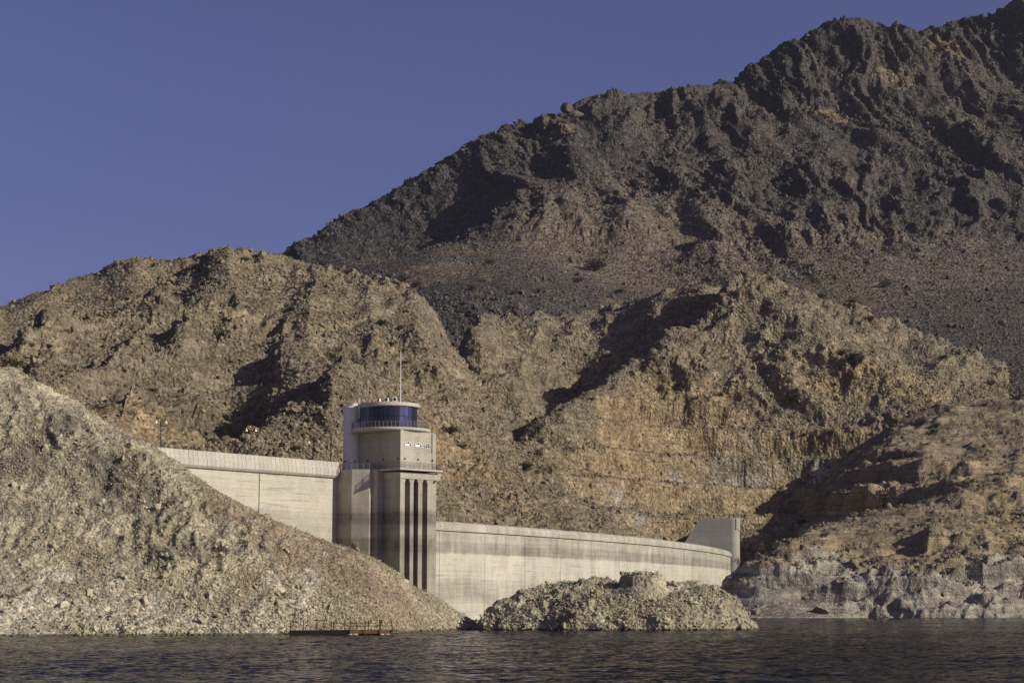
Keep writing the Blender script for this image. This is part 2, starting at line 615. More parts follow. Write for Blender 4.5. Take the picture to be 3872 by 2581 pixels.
# ---- the tan hill on the left
C_pts = pts(
    (-150, 760, 690), (0, 716, 700), (60, 682, 710), (130, 656, 715), (200, 634, 720), (265, 604, 725), (290, 593, 725), (340, 590, 730), (380, 600, 735), (430, 590, 740),
    (490, 571, 750), (530, 568, 755), (570, 577, 765), (620, 577, 775), (680, 597, 790), (740, 610, 800), (800, 621, 810), (850, 629, 815), (917, 642, 820),
    (968, 676, 800), (990, 715, 780),
    # foot
    (-150, 900, 470), (0, 850, 470), (100, 872, 440), (200, 920, 420), (300, 965, 415), (360, 1030, 415), (440, 1045, 480), (500, 1050, 495), (560, 1060, 490), (650, 1062, 440), (780, 1064, 435),
    (900, 1070, 455), (1020, 1085, 490), (1100, 1080, 540), (1130, 1062, 565),
    # body
    (0, 780, 570), (150, 800, 540), (120, 720, 630), (250, 840, 490), (300, 780, 560), (300, 700, 640), (420, 650, 690), (400, 720, 625), (420, 790, 555),
    (395, 880, 510), (410, 960, 515), (430, 1010, 505), (370, 880, 470), (360, 950, 440), (375, 1010, 425), (330, 900, 455), (250, 900, 440),
    (470, 900, 555), (500, 960, 545), (560, 920, 552), (540, 1000, 525), (590, 970, 525), (520, 860, 568), (450, 840, 552),
    (525, 645, 690), (545, 700, 630), (575, 760, 585), (620, 810, 540), (640, 860, 505), (650, 920, 475), (640, 1000, 450), (480, 760, 600), (500, 700, 645),
    (700, 690, 690), (700, 800, 570), (750, 900, 505), (720, 980, 462), (800, 1000, 460), (850, 940, 500), (800, 830, 560), (850, 740, 660), (900, 690, 740),
    (950, 780, 680), (920, 860, 580), (960, 950, 530), (1000, 1000, 520), (1040, 1040, 530), (1000, 880, 610), (1050, 960, 585), (1090, 1020, 570),
    (1020, 790, 700), (1060, 860, 655), (1090, 930, 615), (1115, 990, 590),
    near=430, k=0.55,
) + [np.array(v, float) for v in (
    (-200, 660, 70), (-150, 700, 80), (-100, 720, 85), (-50, 730, 80), (-25, 700, 60), (5, 640, 36), (8, 600, 26), (8, 560, 20), (8, 520, 16), (-60, 400, 24), (-100, 380, 24), (-30, 430, 24), (-200, 850, 50), (0, 850, 60))]
hC0 = with_ridges(TPS(C_pts), 390, 760, [
    (16, 11, 50, [(530, 575), (524, 614), (530, 650), (545, 690), (560, 720)]),
    (14, 7, 34, [(420, 695), (380, 715), (336, 737), (285, 782), (235, 827)]),
    (13, 7, 34, [(225, 690), (190, 712), (150, 738), (110, 770), (40, 832)]),
    (16, 13, 40, [(600, 790), (640, 815), (632, 850), (608, 890), (612, 940), (640, 1000)]),
    (11, 6, 26, [(505, 718), (465, 742), (432, 765), (420, 800)]),
    (9, 6, 22, [(400, 620), (360, 650), (330, 690), (290, 730)]),
    (9, 6, 20, [(740, 640), (720, 690), (700, 740), (690, 790)]),
    (6, 6, 20, [(860, 650), (840, 710), (860, 760), (840, 820)]),
    (12, 7, 24, [(930, 690), (960, 740), (950, 800), (985, 860), (990, 930)]),
    (10, 6, 20, [(330, 890), (300, 920), (280, 960)]),
    (10, 6, 22, [(800, 850), (780, 900), (760, 960), (740, 1010)]),
])


def hC(X, Y):
    return clear_dam(hC0(X, Y), X, Y)


def detC(P, N):
    x = P.astype(np.float32)
    w = np.stack([fbm(x + 100, 70, 3), fbm(x + 300, 70, 3), fbm(x + 500, 70, 3)], 1) * 11
    q = x + w
    steep = sstep(0.88, 0.66, N[:, 2])
    lowm = sstep(80, 45, P[:, 2])
    out = sstep(0.0, 0.32, fbm(x + 900, 48, 3) + 0.12 * lowm)
    rib = np.stack([q[:, 0] + 0.2 * q[:, 2] - 0.25 * q[:, 1], 0.25 * q[:, 1], 0.3 * q[:, 2]], 1).astype(np.float32)
    d = (rz(rib, 36, 4, 0.45)) * 4.6
    d = d + (rz(rib + 30, 11, 4, 0.52)) * (0.6 + 1.4 * out) + rz(q[:, [1, 2, 0]], 11, 4, 0.55) * (0.2 + 1.5 * out)
    d = d + strata_rel(x, 1.9, 3.6) * np.clip(0.12 + 0.9 * steep * out + lowm * (0.35 + 0.65 * out), 0, 1.2)
    d = d + fbm(x, 4.0, 4, 0.62) * (0.35 + 0.45 * out)
    return d, 0


def toneC(P, N):
    yel = blob(P, [(1090, 1075, 493, 20), (1050, 1065, 480, 14), (420, 1000, 433, 14), (250, 930, 425, 18), (630, 880, 463, 9)], 15) * 0.9
    n = fbm(P.astype(np.float32), 40, 3)
    return np.stack([np.clip(yel, 0, 1), np.clip(0.05 + 0.25 * n, 0, 1), np.zeros(len(P))], 1)


terrain_mesh('left_hill', hC, -UMAX, 0.008, 375, 780, 680, 470, detC, MATS['rock_tan'], toneC, zmin=10,
             skyline=[(0, 716), (60, 682), (130, 656), (200, 634), (265, 604), (290, 593), (340, 590), (380, 600), (430, 590), (490, 571), (530, 568), (570, 577), (620, 577), (680, 597), (740, 610), (800, 621), (850, 629), (917, 642), (968, 676)])

# ---- the low spur in the middle
G_pts = pts(
    (1030, 800, 740), (1055, 770, 775), (1090, 735, 815), (1140, 712, 840), (1200, 703, 860), (1260, 712, 870), (1320, 700, 885), (1350, 722, 875), (1420, 722, 850), (1500, 706, 830), (1570, 683, 818), (1630, 648, 811),
    (1100, 770, 785), (1150, 780, 785), (1100, 840, 750), (1180, 820, 770), (1250, 790, 805), (1320, 780, 832), (1320, 830, 818), (1300, 865, 806), (1230, 860, 778), (1160, 880, 748), (1380, 780, 824), (1440, 750, 822), (1500, 740, 818), (1380, 850, 812),
    (1100, 920, 732), (1130, 960, 728), (1200, 940, 742), (1250, 890, 790), (1080, 1000, 702), (1120, 1040, 690), (1180, 1000, 715), (1060, 1050, 670), (1160, 1070, 672),
) + [np.array(v, float) for v in ((-40, 850, 85), (-33, 770, 70), (-28, 715, 60), (-26, 670, 48), (-24, 630, 35), (0, 960, 105), (-40, 970, 90), (50, 1000, 115), (95, 1010, 125), (50, 770, 60), (25, 700, 45), (15, 640, 30), (0, 560, 15), (100, 790, 70), (70, 785, 65), (120, 860, 120))]
hG0 = with_ridges(TPS(G_pts), 570, 1010, [
    (24, 8, 30, [(1150, 708), (1123, 742), (1090, 790), (1086, 825), (1105, 868), (1100, 910)]),
    (12, 7, 26, [(1230, 720), (1230, 780), (1200, 840), (1190, 890), (1160, 940)]),
    (8, 7, 26, [(1330, 720), (1310, 780), (1280, 830), (1260, 880)]),
])


def hG(X, Y):
    return clear_dam(hG0(X, Y), X, Y)


def detG(P, N):
    x = P.astype(np.float32)
    w = np.stack([fbm(x + 100, 50, 3), fbm(x + 300, 50, 3), fbm(x + 500, 50, 3)], 1) * 8
    q = x + w
    out = sstep(-0.1, 0.3, fbm(x + 900, 40, 3))
    d = (rz(q, 40, 4, 0.48)) * 5.0
    d = d + (rz(q[:, [1, 2, 0]], 14, 5, 0.52)) * (0.6 + 1.8 * out)
    d = d + strata_rel(x, 1.5, 5.0, (0.05, -0.15)) * (0.4 + 0.6 * out)
    return d + fbm(x, 4.5, 4, 0.6) * 0.6, 0


terrain_mesh('middle_spur', hG, -0.05, 0.112, 560, 1020, 300, 250, detG, MATS['rock_tan'], lambda P, N: np.zeros((len(P), 3)), zmin=10)

# ---- the right hill with the cut benches
D_pts = pts(
    (1690, 574, 1000), (1674, 598, 994), (1710, 605, 990),
    (1671, 632, 960), (1620, 690, 915), (1562, 744, 870), (1523, 774, 845), (1460, 806, 805), (1392, 838, 765), (1330, 868, 730), (1276, 894, 705), (1220, 938, 670), (1170, 985, 640), (1130, 1040, 612),
    (1200, 1010, 632), (1200, 1060, 612), (1280, 1000, 660), (1360, 960, 690), (1300, 1060, 640),
    (1740, 640, 985), (1800, 690, 965), (1850, 720, 945), (1920, 760, 900), (1990, 800, 850), (2000, 845, 825),
    (1700, 750, 895), (1800, 800, 865), (1880, 850, 825), (1700, 850, 815), (1780, 880, 805), (1560, 880, 785), (1500, 915, 755), (1620, 930, 765),
    (1950, 882, 800), (2100, 888, 785), (1900, 912, 780), (2050, 906, 770), (2120, 905, 770),
    (1720, 978, 752), (1800, 1000, 742), (1870, 1050, 724), (1860, 1100, 708), (1820, 940, 768), (1750, 940, 775),
    (1470, 930, 746), (1450, 985, 726), (1600, 985, 738), (1700, 990, 746), (1400, 1020, 690), (1560, 1047, 712), (1700, 1047, 720), (1800, 1070, 716),
    (1560, 1105, 688), (1750, 1105, 694), (1880, 1110, 697), (1640, 1185, 668), (1760, 1190, 690), (1500, 1180, 645), (1560, 1235, 655), (1400, 1100, 660), (1400, 1160, 632), (1300, 1100, 635), (1300, 1150, 610), (1200, 1095, 605), (1200, 1150, 585), (1100, 1150, 560), (1050, 1110, 545), (1050, 1180, 530), (1150, 1190, 545), (1300, 1200, 575), (1400, 1220, 600), (1020, 1200, 500),
    (1850, 1200, 715), (1800, 1240, 705), (1950, 1060, 715), (1950, 1000, 738), (2000, 950, 752), (2150, 925, 775), (2220, 915, 780),
    near=745, k=0.22,
) + [np.array(v, float) for v in ((150, 860, 115), (100, 850, 105), (72, 810, 88), (58, 795, 75), (40, 780, 62), (22, 765, 52), (8, 745, 42), (-2, 715, 36), (-10, 670, 30), (-16, 640, 26), (220, 800, 95), (260, 810, 98), (150, 690, 30), (200, 690, 35), (240, 700, 35), (140, 680, 24), (-10, 560, 20), (30, 600, 20), (70, 650, 20), (-20, 480, 18), (0, 820, 45), (60, 900, 80), (150, 950, 90))]
hD0 = with_ridges(TPS(D_pts), 480, 890, [
    (13, 24, 60, [(1688, 595), (1671, 634), (1620, 692), (1562, 746), (1523, 776), (1460, 808), (1392, 840), (1330, 870), (1276, 897), (1220, 940), (1170, 987), (1135, 1030)]),
    (10, 9, 30, [(1740, 650), (1776, 715), (1778, 760), (1745, 800), (1720, 830)]),
    (8, 8, 26, [(1690, 640), (1700, 690), (1680, 730), (1640, 780)]),
    (6, 7, 24, [(1850, 760), (1840, 810), (1800, 850), (1760, 880)]),
    (7, 7, 24, [(1640, 850), (1600, 880), (1560, 905)]),
])


def bench_mask(X, Y):
    # the excavated corner beside the dam
    m = sstep(16, 34, X - (Y - 640) * 0.06) * sstep(150, 128, X) * sstep(752, 740, Y) * sstep(600, 640, Y)
    return m


def hD(X, Y):
    z = hD0(X, Y)
    wob = fbm(np.stack([X.ravel(), Y.ravel(), np.zeros(X.size)], 1).astype(np.float32), 30, 2).reshape(X.shape) * 1.6
    z = benches(z + wob, bench_mask(X, Y), 33.1, 12.1, 0.52, 0.80, hi=82) - wob * (1 - bench_mask(X, Y))
    return clear_dam(z, X, Y)


def detD(P, N):
    x = P.astype(np.float32)
    bm = bench_mask(P[:, 0], P[:, 1])
    w = np.stack([fbm(x + 100, 60, 3), fbm(x + 300, 60, 3), fbm(x + 500, 60, 3)], 1) * 9
    q = x + w
    hi = sstep(75, 110, P[:, 2])
    k = 1 - bm
    d = (rz(q * np.array([1, .8, .8], np.float32), 50, 6, 0.5)) * (2.4 + 3.2 * hi) * (1 - 0.85 * bm)
    out = sstep(0.0, 0.4, fbm(x + 900, 45, 3) + 0.35 * hi)
    d = d + (rz(q[:, [1, 2, 0]], 15, 5, 0.55)) * (0.4 + 2.2 * out) * (1 - 0.7 * bm)
    # vertical flutes of the cut faces
    st = sstep(0.8, 0.5, N[:, 2]) * bm
    fl = fbm(x * np.array([1, 1, 0.22], np.float32), 4.2, 5, 0.62)
    d = d + fl * 1.5 * st + strata_rel(x, 0.45, 2.4, (0.02, -0.03)) * st
    d = d + strata_rel(x, 0.7, 3.6) * (0.3 + 0.7 * out) * k
    return d + fbm(x, 4.0, 4, 0.62) * (0.4 + 0.2 * k), 0


def toneD(P, N):
    bm = bench_mask(P[:, 0], P[:, 1])
    n = fbm(P.astype(np.float32), 28, 3)
    st = sstep(0.9, 0.6, N[:, 2])
    yel = np.clip(bm * (0.30 + 0.45 * st) + n * 0.3 * bm, 0, 1)
    yel = np.maximum(yel, blob(P, [(2000, 885, 756, 14), (2060, 885, 754, 14), (1940, 890, 756, 12), (1900, 895, 756, 10), (2100, 895, 752, 12), (1400, 1080, 660, 22), (1330, 1090, 640, 20), (1450, 1060, 690, 26), (1500, 950, 744, 24), (1600, 950, 746, 24), (1450, 1150, 640, 20)], 20) * 0.85)
    lev = (P[:, 2] - 33.1) / 12.1
    grey = bm * sstep(0.95, 1.25, lev + 0.35 * n) * sstep(2.3, 1.9, lev + 0.35 * n) * sstep(50, 85, P[:, 0] + 30 * n) * np.clip(0.45 + 0.6 * n, 0, 0.75)
    pale = np.maximum(grey, bm * sstep(1.1, 0.9, lev) * np.clip(0.35 + n, 0, 1) * 0.6)
    pale = pale + 0.0 * blob(P, [(1700, 1075, 705, 20), (1780, 1075, 705, 18), (1640, 1140, 680, 14), (1750, 1150, 690, 16)], 16) * 0.6
    dark = np.clip(blob(P, [(1690, 600, 800, 40)], 40) * 0.4, 0, 1)
    yel = yel * (1 - 0.8 * np.clip(grey, 0, 1))
    dark = np.clip(dark + 0.45 * bm * sstep(0.16, 0.04, lev - np.floor(lev)) * sstep(0.7, 0.9, N[:, 2]), 0, 1)
    return np.stack([yel, dark, np.clip(pale, 0, 1)], 1)


terrain_mesh('right_hill', hD, -0.045, 0.262, 470, 900, 560, 400, detD, MATS['rock_tan'], toneD, zmin=4)

# ---- the bluff on the right shore
E_pts = pts(
    (2110, 925, 800), (2050, 965, 790), (2000, 1000, 775), (1935, 1045, 752), (1893, 1085, 740), (1880, 1120, 725),
    (2200, 925, 800), (2300, 918, 790), (2352, 905, 790), (2500, 880, 800),
    (2100, 1030, 685), (2250, 1020, 710), (2352, 1000, 725), (2500, 1000, 740), (2200, 1060, 690), (2352, 1080, 645), (2050, 1130, 635), (1960, 1140, 660), (2000, 1195, 605), (1900, 1205, 550),
    (1830, 1212, 500), (1790, 1216, 466), (1770, 1245, 460), (1745, 1290, 453), (1730, 1340, 448), (1725, 1365, 446),
    (1850, 1230, 470), (1850, 1280, 456), (1850, 1330, 450), (1850, 1370, 446), (1900, 1300, 454), (1900, 1250, 466), (2000, 1340, 448), (2000, 1280, 458), (2000, 1235, 480), (1950, 1385, 444), (2050, 1390, 442),
    (2100, 1290, 457), (2100, 1220, 488), (2100, 1160, 560), (2200, 1330, 450), (2200, 1260, 472), (2200, 1180, 530), (2200, 1120, 580), (2300, 1290, 460), (2300, 1180, 530), (2300, 1110, 590),
    (2352, 1270, 464), (2352, 1180, 535), (2500, 1270, 470), (2500, 1150, 560), (2500, 1417, 437),
    (1740, 1395, 443), (1800, 1388, 443), (1860, 1400, 440), (1960, 1412, 438), (2100, 1414, 438), (2200, 1416, 437), (2352, 1416, 437), (1740, 1413, 438),
    near=600, k=0.75,
) + [np.array(v, float) for v in ((50, 425, -4), (80, 425, -6), (110, 425, -7), (140, 425, -7), (56, 455, 3), (58, 480, 2), (62, 520, 2.5), (70, 570, 3), (76, 620, 4), (80, 660, 8), (84, 560, 8), (92, 620, 16), (98, 660, 25), (100, 700, 29), (45, 450, -2), (48, 500, -2), (55, 560, -2),
                                  (110, 715, 32), (140, 780, 60), (175, 800, 70), (230, 810, 75))]
hE0 = with_ridges(TPS(E_pts), 430, 830, [
    (3, 9, 34, [(2180, 960), (2130, 1020), (2110, 1080), (2060, 1130), (2020, 1180)]),
    (3, 9, 34, [(2280, 960), (2260, 1020), (2230, 1080), (2215, 1140), (2190, 1200)]),
    (4, 5, 22, [(2150, 1190), (2130, 1270), (2150, 1320), (2120, 1390)]),
    (3, 5, 20, [(2260, 1220), (2275, 1300), (2250, 1380)]),
    (3, 9, 34, [(2350, 960), (2340, 1040), (2310, 1110), (2300, 1180)]),
])


def hE(X, Y):
    z = hE0(X, Y)
    # benches that run on from the cut corner above the crest road
    m = sstep(175, 150, X) * sstep(560, 600, Y) * sstep(700, 670, Y) * 0.9
    z = benches(z, m, 31.5, 11.0, 0.4, 0.7, hi=56)
    # washed ledges of the drawdown cliff
    q = np.stack([X.ravel(), Y.ravel(), z.ravel() * 0.5], 1).astype(np.float32)
    wob = (fbm(q, 22, 3) * 2.2).reshape(X.shape)
    lowm = sstep(19, 14, z) * sstep(2.5, 4.5, z) * (0.55 + 0.45 * sstep(-0.2, 0.2, fbm(q + 50, 26, 2)).reshape(X.shape))
    return benches(z + wob, lowm, 0.6, 3.7, 0.30, 0.52, hi=22) - wob * (1 - lowm)


def detE(P, N):
    x = P.astype(np.float32)
    w = np.stack([fbm(x + 100, 45, 3), fbm(x + 300, 45, 3), fbm(x + 500, 45, 3)], 1) * 7
    q = x + w
    low = sstep(24, 12, P[:, 2])
    bank = blob(P, [(1740, 1390, 443, 8), (1790, 1395, 442, 9), (1850, 1402, 440, 8), (1900, 1408, 439, 6)], 8)
    k = 1 - np.clip(bank * 1.3, 0, 1)
    d = (rz(q, 46, 5, 0.48)) * (2.4 - 0.9 * low) * k
    d = d + (rz(q[:, [1, 2, 0]], 15, 5, 0.52)) * (0.5 + 1.4 * sstep(0.0, 0.35, fbm(x + 900, 40, 3))) * k * (1 - 0.5 * low)
    d = d + strata_rel(x, 1.7, 6.5, (0.03, -0.02)) * (0.5 + 1.1 * low) * k
    b = x[:, 2] + 0.06 * x[:, 0] + fbm(x + 70, 30, 2) * 2.0
    d = d + 0.5 * np.sin(b * 0.95 + fbm(x + 40, 16, 2) * 2.5) * low * k * sstep(1.5, 4, P[:, 2]) + rz(q[:, [1, 2, 0]], 6, 4, 0.55) * 0.9 * low * k
    return d + fbm(x, 4.0, 4, 0.6) * (0.2 + 0.45 * k) * (1 - 0.6 * low), -2.0 * sstep(540, 600, P[:, 1])


def toneE(P, N):
    n = fbm(P.astype(np.float32), 18, 4)
    pale = sstep(19.0, 8.0, P[:, 2] + n * 6)
    yel = blob(P, [(2300, 1050, 590, 30), (2250, 1130, 540, 24), (2330, 1150, 510, 24), (2220, 980, 645, 24), (2280, 1200, 480, 12), (1870, 1205, 600, 16), (1960, 1150, 634, 18), (2000, 1190, 608, 14)], 20) * 0.8
    dark = 0.6 * blob(P, [(2000, 1000, 675, 35), (2050, 1060, 649, 30), (2100, 950, 682, 25), (1950, 1050, 668, 25), (1770, 1395, 442, 9), (1830, 1400, 440, 9)], 20) * 0.55  # shade painted on the ridge's left face; the last spots darken the bank
    return np.stack([yel, dark, np.clip(pale, 0, 1) * 0.95], 1)


rock_mat('rock_bluff', (0.225, 0.182, 0.124), (0.20, 0.163, 0.115), (0.11, 0.094, 0.075), (0.28, 0.218, 0.135), (0.285, 0.262, 0.215), 2.1, 0.45, 0.24, 0.5, (0.24, 0.16, 0.10))
terrain_mesh('right_bluff', hE, 0.102, UMAX, 425, 850, 330, 420, detE, MATS['rock_bluff'], toneE, zmin=-3)

# ---- the rubble slope on the left shore
A_sky = [(0, 850), (40, 852), (110, 902), (170, 932), (210, 957), (270, 978), (330, 1012), (370, 1037), (430, 1082), (500, 1127), (560, 1167), (640, 1207), (700, 1237),
         (775, 1264), (840, 1288), (870, 1302), (940, 1332), (985, 1352), (1020, 1374), (1038, 1396)]


def shoreD(px):
    return np.interp(px, [-200, 0, 600, 900, 1050], [219, 223, 232, 245, 273])


A_pts = []
for (px, py) in A_sky:
    ds = shoreD(px)
    hgt = (1449 - py) / FPX * ds
    dr = ds + 1.5 + hgt * 1.62
    top = at(px, py, dr)
    A_pts.append(top)
    base = onz(px, 1448.0, 0.0)
    A_pts.append(np.array([(px - CX) / FPX * ds, ds, 0.0]))
    A_pts.append(np.array([(px - CX) / FPX * (ds - 9), ds - 9, -4.0]))
    if hgt > 8:
        for f in (0.3, 0.65):
            dd = ds + (dr - ds) * f
            bulge = 0.05 * hgt * (1 if f > 0.5 else -0.6)
            A_pts.append(np.array([(px - CX) / FPX * dd, dd, top[2] * f + bulge]))
    A_pts.append(np.array([top[0] * 1.04, dr + 14 + hgt * 0.5, top[2] - 5 - 0.16 * hgt]))
for v in ((-80, 225, 2), (-90, 260, 26), (-100, 300, 46), (-90, 330, 42), (-70, 345, 24), (-50, 340, 8), (-30, 330, -2), (-5, 300, -4), (3, 285, -4), (1, 262, -4), (-110, 360, 44), (-10, 330, -5), (-82, 214, -4)):
    A_pts.append(np.array(v, float))
hA = TPS(A_pts, 0.0004)


def detA(P, N):
    x = P.astype(np.float32)
    w = np.stack([fbm(x + 100, 22, 3), fbm(x + 300, 22, 3), fbm(x + 500, 22, 3)], 1) * 3
    q = x + w
    out = np.clip(blob(P, [(150, 1040, 265, 12), (250, 1120, 258, 12), (330, 1180, 252, 10), (80, 960, 275, 10), (420, 1260, 246, 9), (160, 900, 285, 8), (520, 1240, 250, 9), (40, 1200, 240, 8), (60, 1320, 231, 6), (330, 1420, 228, 5), (640, 1390, 238, 5)], 10) * 1.3, 0, 1)
    d = (rz(q, 17, 5, 0.5)) * (0.3 + 0.6 * out)
    d = d + (rz(q[:, [1, 2, 0]] * np.array([1, 1, 1.5], np.float32), 4.5, 4, 0.55)) * (0.13 + 0.4 * out)
    d = d + fbm(x, 1.3, 3, 0.6) * 0.22
    fade = sstep(-2.0, 1.0, P[:, 2]) * 0.7 + 0.3
    return d * fade, 0


def toneA(P, N):
    x = P.astype(np.float32)
    n = fbm(x, 9, 4, 0.6)
    red = blob(P, [(560, 1190, 258, 9), (640, 1240, 255, 9), (720, 1290, 255, 9), (820, 1340, 255, 10), (700, 1300, 250, 7), (900, 1380, 256, 8), (850, 1400, 250, 6), (330, 1150, 256, 4), (450, 1110, 272, 8), (150, 930, 285, 9), (60, 880, 290, 10), (200, 1260, 240, 5), (600, 1320, 242, 5), (540, 1380, 236, 3.5)], 8) * 0.75
    grey = blob(P, [(150, 1060, 262, 12), (250, 1130, 256, 11), (330, 1200, 250, 10), (60, 1100, 255, 10), (420, 1260, 246, 8), (60, 960, 275, 9)], 10) * 0.65
    pale = sstep(10, 3.0, P[:, 2] + n * 4) * 0.7 * sstep(0.2, -5.0, P[:, 0] + 22) + blob(P, [(100, 1000, 270, 8), (250, 1010, 280, 8)], 8) * 0.4
    wet = sstep(0.4, 0.1, P[:, 2])
    return np.stack([np.clip(red + 0.2 * n, 0, 1), np.clip(np.maximum(grey + 0.25 * n, wet), 0, 1), np.clip(pale, 0, 1)], 1)


terrain_mesh('left_shore_slope', hA, -UMAX, 0.004, 213, 372, 520, 400, detA, MATS['rock_grey'], toneA, zmin=-3)

# ---- the rock island in front of the spillway
isl_top = [(1108, 1434), (1115, 1410), (1150, 1392), (1200, 1377), (1250, 1362), (1320, 1346), (1380, 1346), (1430, 1347), (1475, 1347), (1530, 1347), (1600, 1352), (1660, 1362), (1700, 1380), (1722, 1402), (1729, 1425)]
B_pts = []
for (px, py) in isl_top:
    w = at(px, py, 272)
    B_pts.append(w)
    edge = min(abs(px - 1105), abs(px - 1730)) / 300.0
    e = min(1.0, edge * 1.6)
    dep = 3 + 5.5 * e
    B_pts.append(np.array([w[0], 272 + 2 + dep * 0.8, w[2] * 0.85]))
    B_pts.append(np.array([w[0], 272 - dep, 0.3 + 0.25 * w[2] * e]))
    B_pts.append(np.array([w[0], 272 - dep * 0.5, 0.75 * w[2]]))
    B_pts.append(np.array([w[0], 272 - dep - 2.2, -2.5]))
    B_pts.append(np.array([w[0], 272 + dep + 7, -2.5]))
for v in ((-4.9, 272, -3.5), (-5, 268, -4), (-5, 278, -4), (-6, 264, -4), (-6, 282, -4), (-6, 272, -5), (35.5, 272, -2.5), (35.5, 266, -3), (35.5, 280, -3)):
    B_pts.append(np.array(v, float))
hB = TPS(B_pts, 0.0002)


def detB(P, N):
    x = P.astype(np.float32)
    w = np.stack([fbm(x + 100, 9, 3), fbm(x + 300, 9, 3), fbm(x + 500, 9, 3)], 1) * 1.6
    q = x + w
    d = (rz(q, 8, 4, 0.5)) * 0.75
    d = d + (rz(q[:, [1, 2, 0]], 2.6, 4, 0.55)) * 0.32
    return d + fbm(x, 0.7, 3, 0.6) * 0.12, 0


rock_mat('rock_island', (0.36, 0.33, 0.235), (0.32, 0.29, 0.205), (0.13, 0.115, 0.08), (0.24, 0.16, 0.085), (0.42, 0.385, 0.29), 2.2, 0.6, 0.3, 0.0)
terrain_mesh('rock_island', hB, -0.022, 0.134, 257, 292, 380, 190, detB, MATS['rock_island'],
             lambda P, N: np.stack([blob(P, [(1660, 1400, 268, 1.2)], 1) * 0.8, sstep(0.45, 0.1, P[:, 2]), np.clip(0.3 + 0.4 * fbm(P.astype(np.float32), 5, 3), 0, 1)], 1), zmin=-2)

# ---- water
t = NT('lake_water')
geo = t.new('ShaderNodeNewGeometry')
rp = t.new('ShaderNodeTexNoise', Scale=1.0, Detail=3, Roughness=0.6)
t.l.new(t.pos((1.8, 3.4, 1), (0, 0, 0.2)), rp.inputs['Vector'])
sub = t.new('ShaderNodeVectorMath', operation='SUBTRACT')
t.l.new(rp.outputs['Color'], sub.inputs[0])
sub.inputs[1].default_value = (0.5, 0.5, 0.5)
mul = t.new('ShaderNodeVectorMath', operation='MULTIPLY')
t.l.new(sub.outputs[0], mul.inputs[0])
mul.inputs[1].default_value = (1.1, 2.1, 0)
add = t.new('ShaderNodeVectorMath', operation='ADD')
t.l.new(geo.outputs['Normal'], add.inputs[0])
t.l.new(mul.outputs[0], add.inputs[1])
nrm = t.new('ShaderNodeVectorMath', operation='NORMALIZE')
t.l.new(add.outputs[0], nrm.inputs[0])
t.out((0.006, 0.009, 0.012), 0.10, nrm.outputs[0], 0.07)
t.b.inputs['IOR'].default_value = 1.33
NCW, DW_ = 270, np.concatenate([np.geomspace(84, 450, 500), np.linspace(460, 900, 18)])
uw = np.linspace(-0.42, 0.42, NCW)
WX = (uw[:, None] * DW_[None]).ravel()
WY = np.repeat(DW_[None], NCW, 0).ravel()
q = np.stack([WX * 0.42 + 0.10 * WY, WY * 0.85, np.zeros(len(WX))], 1).astype(np.float32)
gust = 0.55 + 0.6 * sstep(-0.35, 0.35, fbm(np.stack([WX, WY * 1.4, WX * 0], 1).astype(np.float32), 38, 2))
WZ = 0.12 * (perlin(q) + 0.5 * perlin(q * np.float32(2.3) + 5) + 0.25 * perlin(q * np.float32(4.9) + 11)) * gust
WZ = WZ * sstep(84, 88, WY) * (0.7 + 0.3 * sstep(330, 200, WY)) * sstep(450, 435, WY)
wv_ = np.stack([WX, WY, WZ], 1)
far = np.array([(-900, -300, 0), (900, -300, 0), (900, 84, 0), (-900, 84, 0), (-900, 900, 0), (900, 900, 0), (uw[0] * 84, 84, 0), (uw[-1] * 84, 84, 0), (uw[0] * 900, 900, 0), (uw[-1] * 900, 900, 0)], float)
ix = np.arange(NCW * len(DW_)).reshape(NCW, len(DW_))
qf = np.stack([ix[:-1, :-1], ix[1:, :-1], ix[1:, 1:], ix[:-1, 1:]], -1).reshape(-1, 4)
nb_ = len(wv_)
fl = [tuple(f_) for f_ in qf.tolist()] + [(nb_, nb_ + 1, nb_ + 2, nb_ + 3), (nb_ + 3, nb_ + 6, nb_ + 8, nb_ + 4), (nb_ + 7, nb_ + 2, nb_ + 5, nb_ + 9)]
wm = bpy.data.meshes.new('lake')
wm.from_pydata(np.concatenate([wv_, far]).tolist(), [], fl)
wm.polygons.foreach_set('use_smooth', np.ones(len(wm.polygons), bool))
wm.materials.append(MATS['lake_water'])
lake = bpy.data.objects.new('lake', wm)
COL.objects.link(lake)
lake['kind'] = 'structure'

# ------------------------------------------------------------------ helpers: building
def link(ob, parent=None):
    COL.objects.link(ob)
    if parent is not None:
        ob.parent = parent
    return ob


def tag(ob, label, cat, group=None):
    ob['label'] = label
    ob['category'] = cat
    if group:
        ob['group'] = group
    return ob


def thing(name, label, cat, loc=(0, 0, 0), rz=0.0, group=None):
    o = bpy.data.objects.new(name, None)
    o.empty_display_size = 0.2
    o.location = loc
    o.rotation_euler = (0, 0, rz)
    return tag(link(o), label, cat, group)


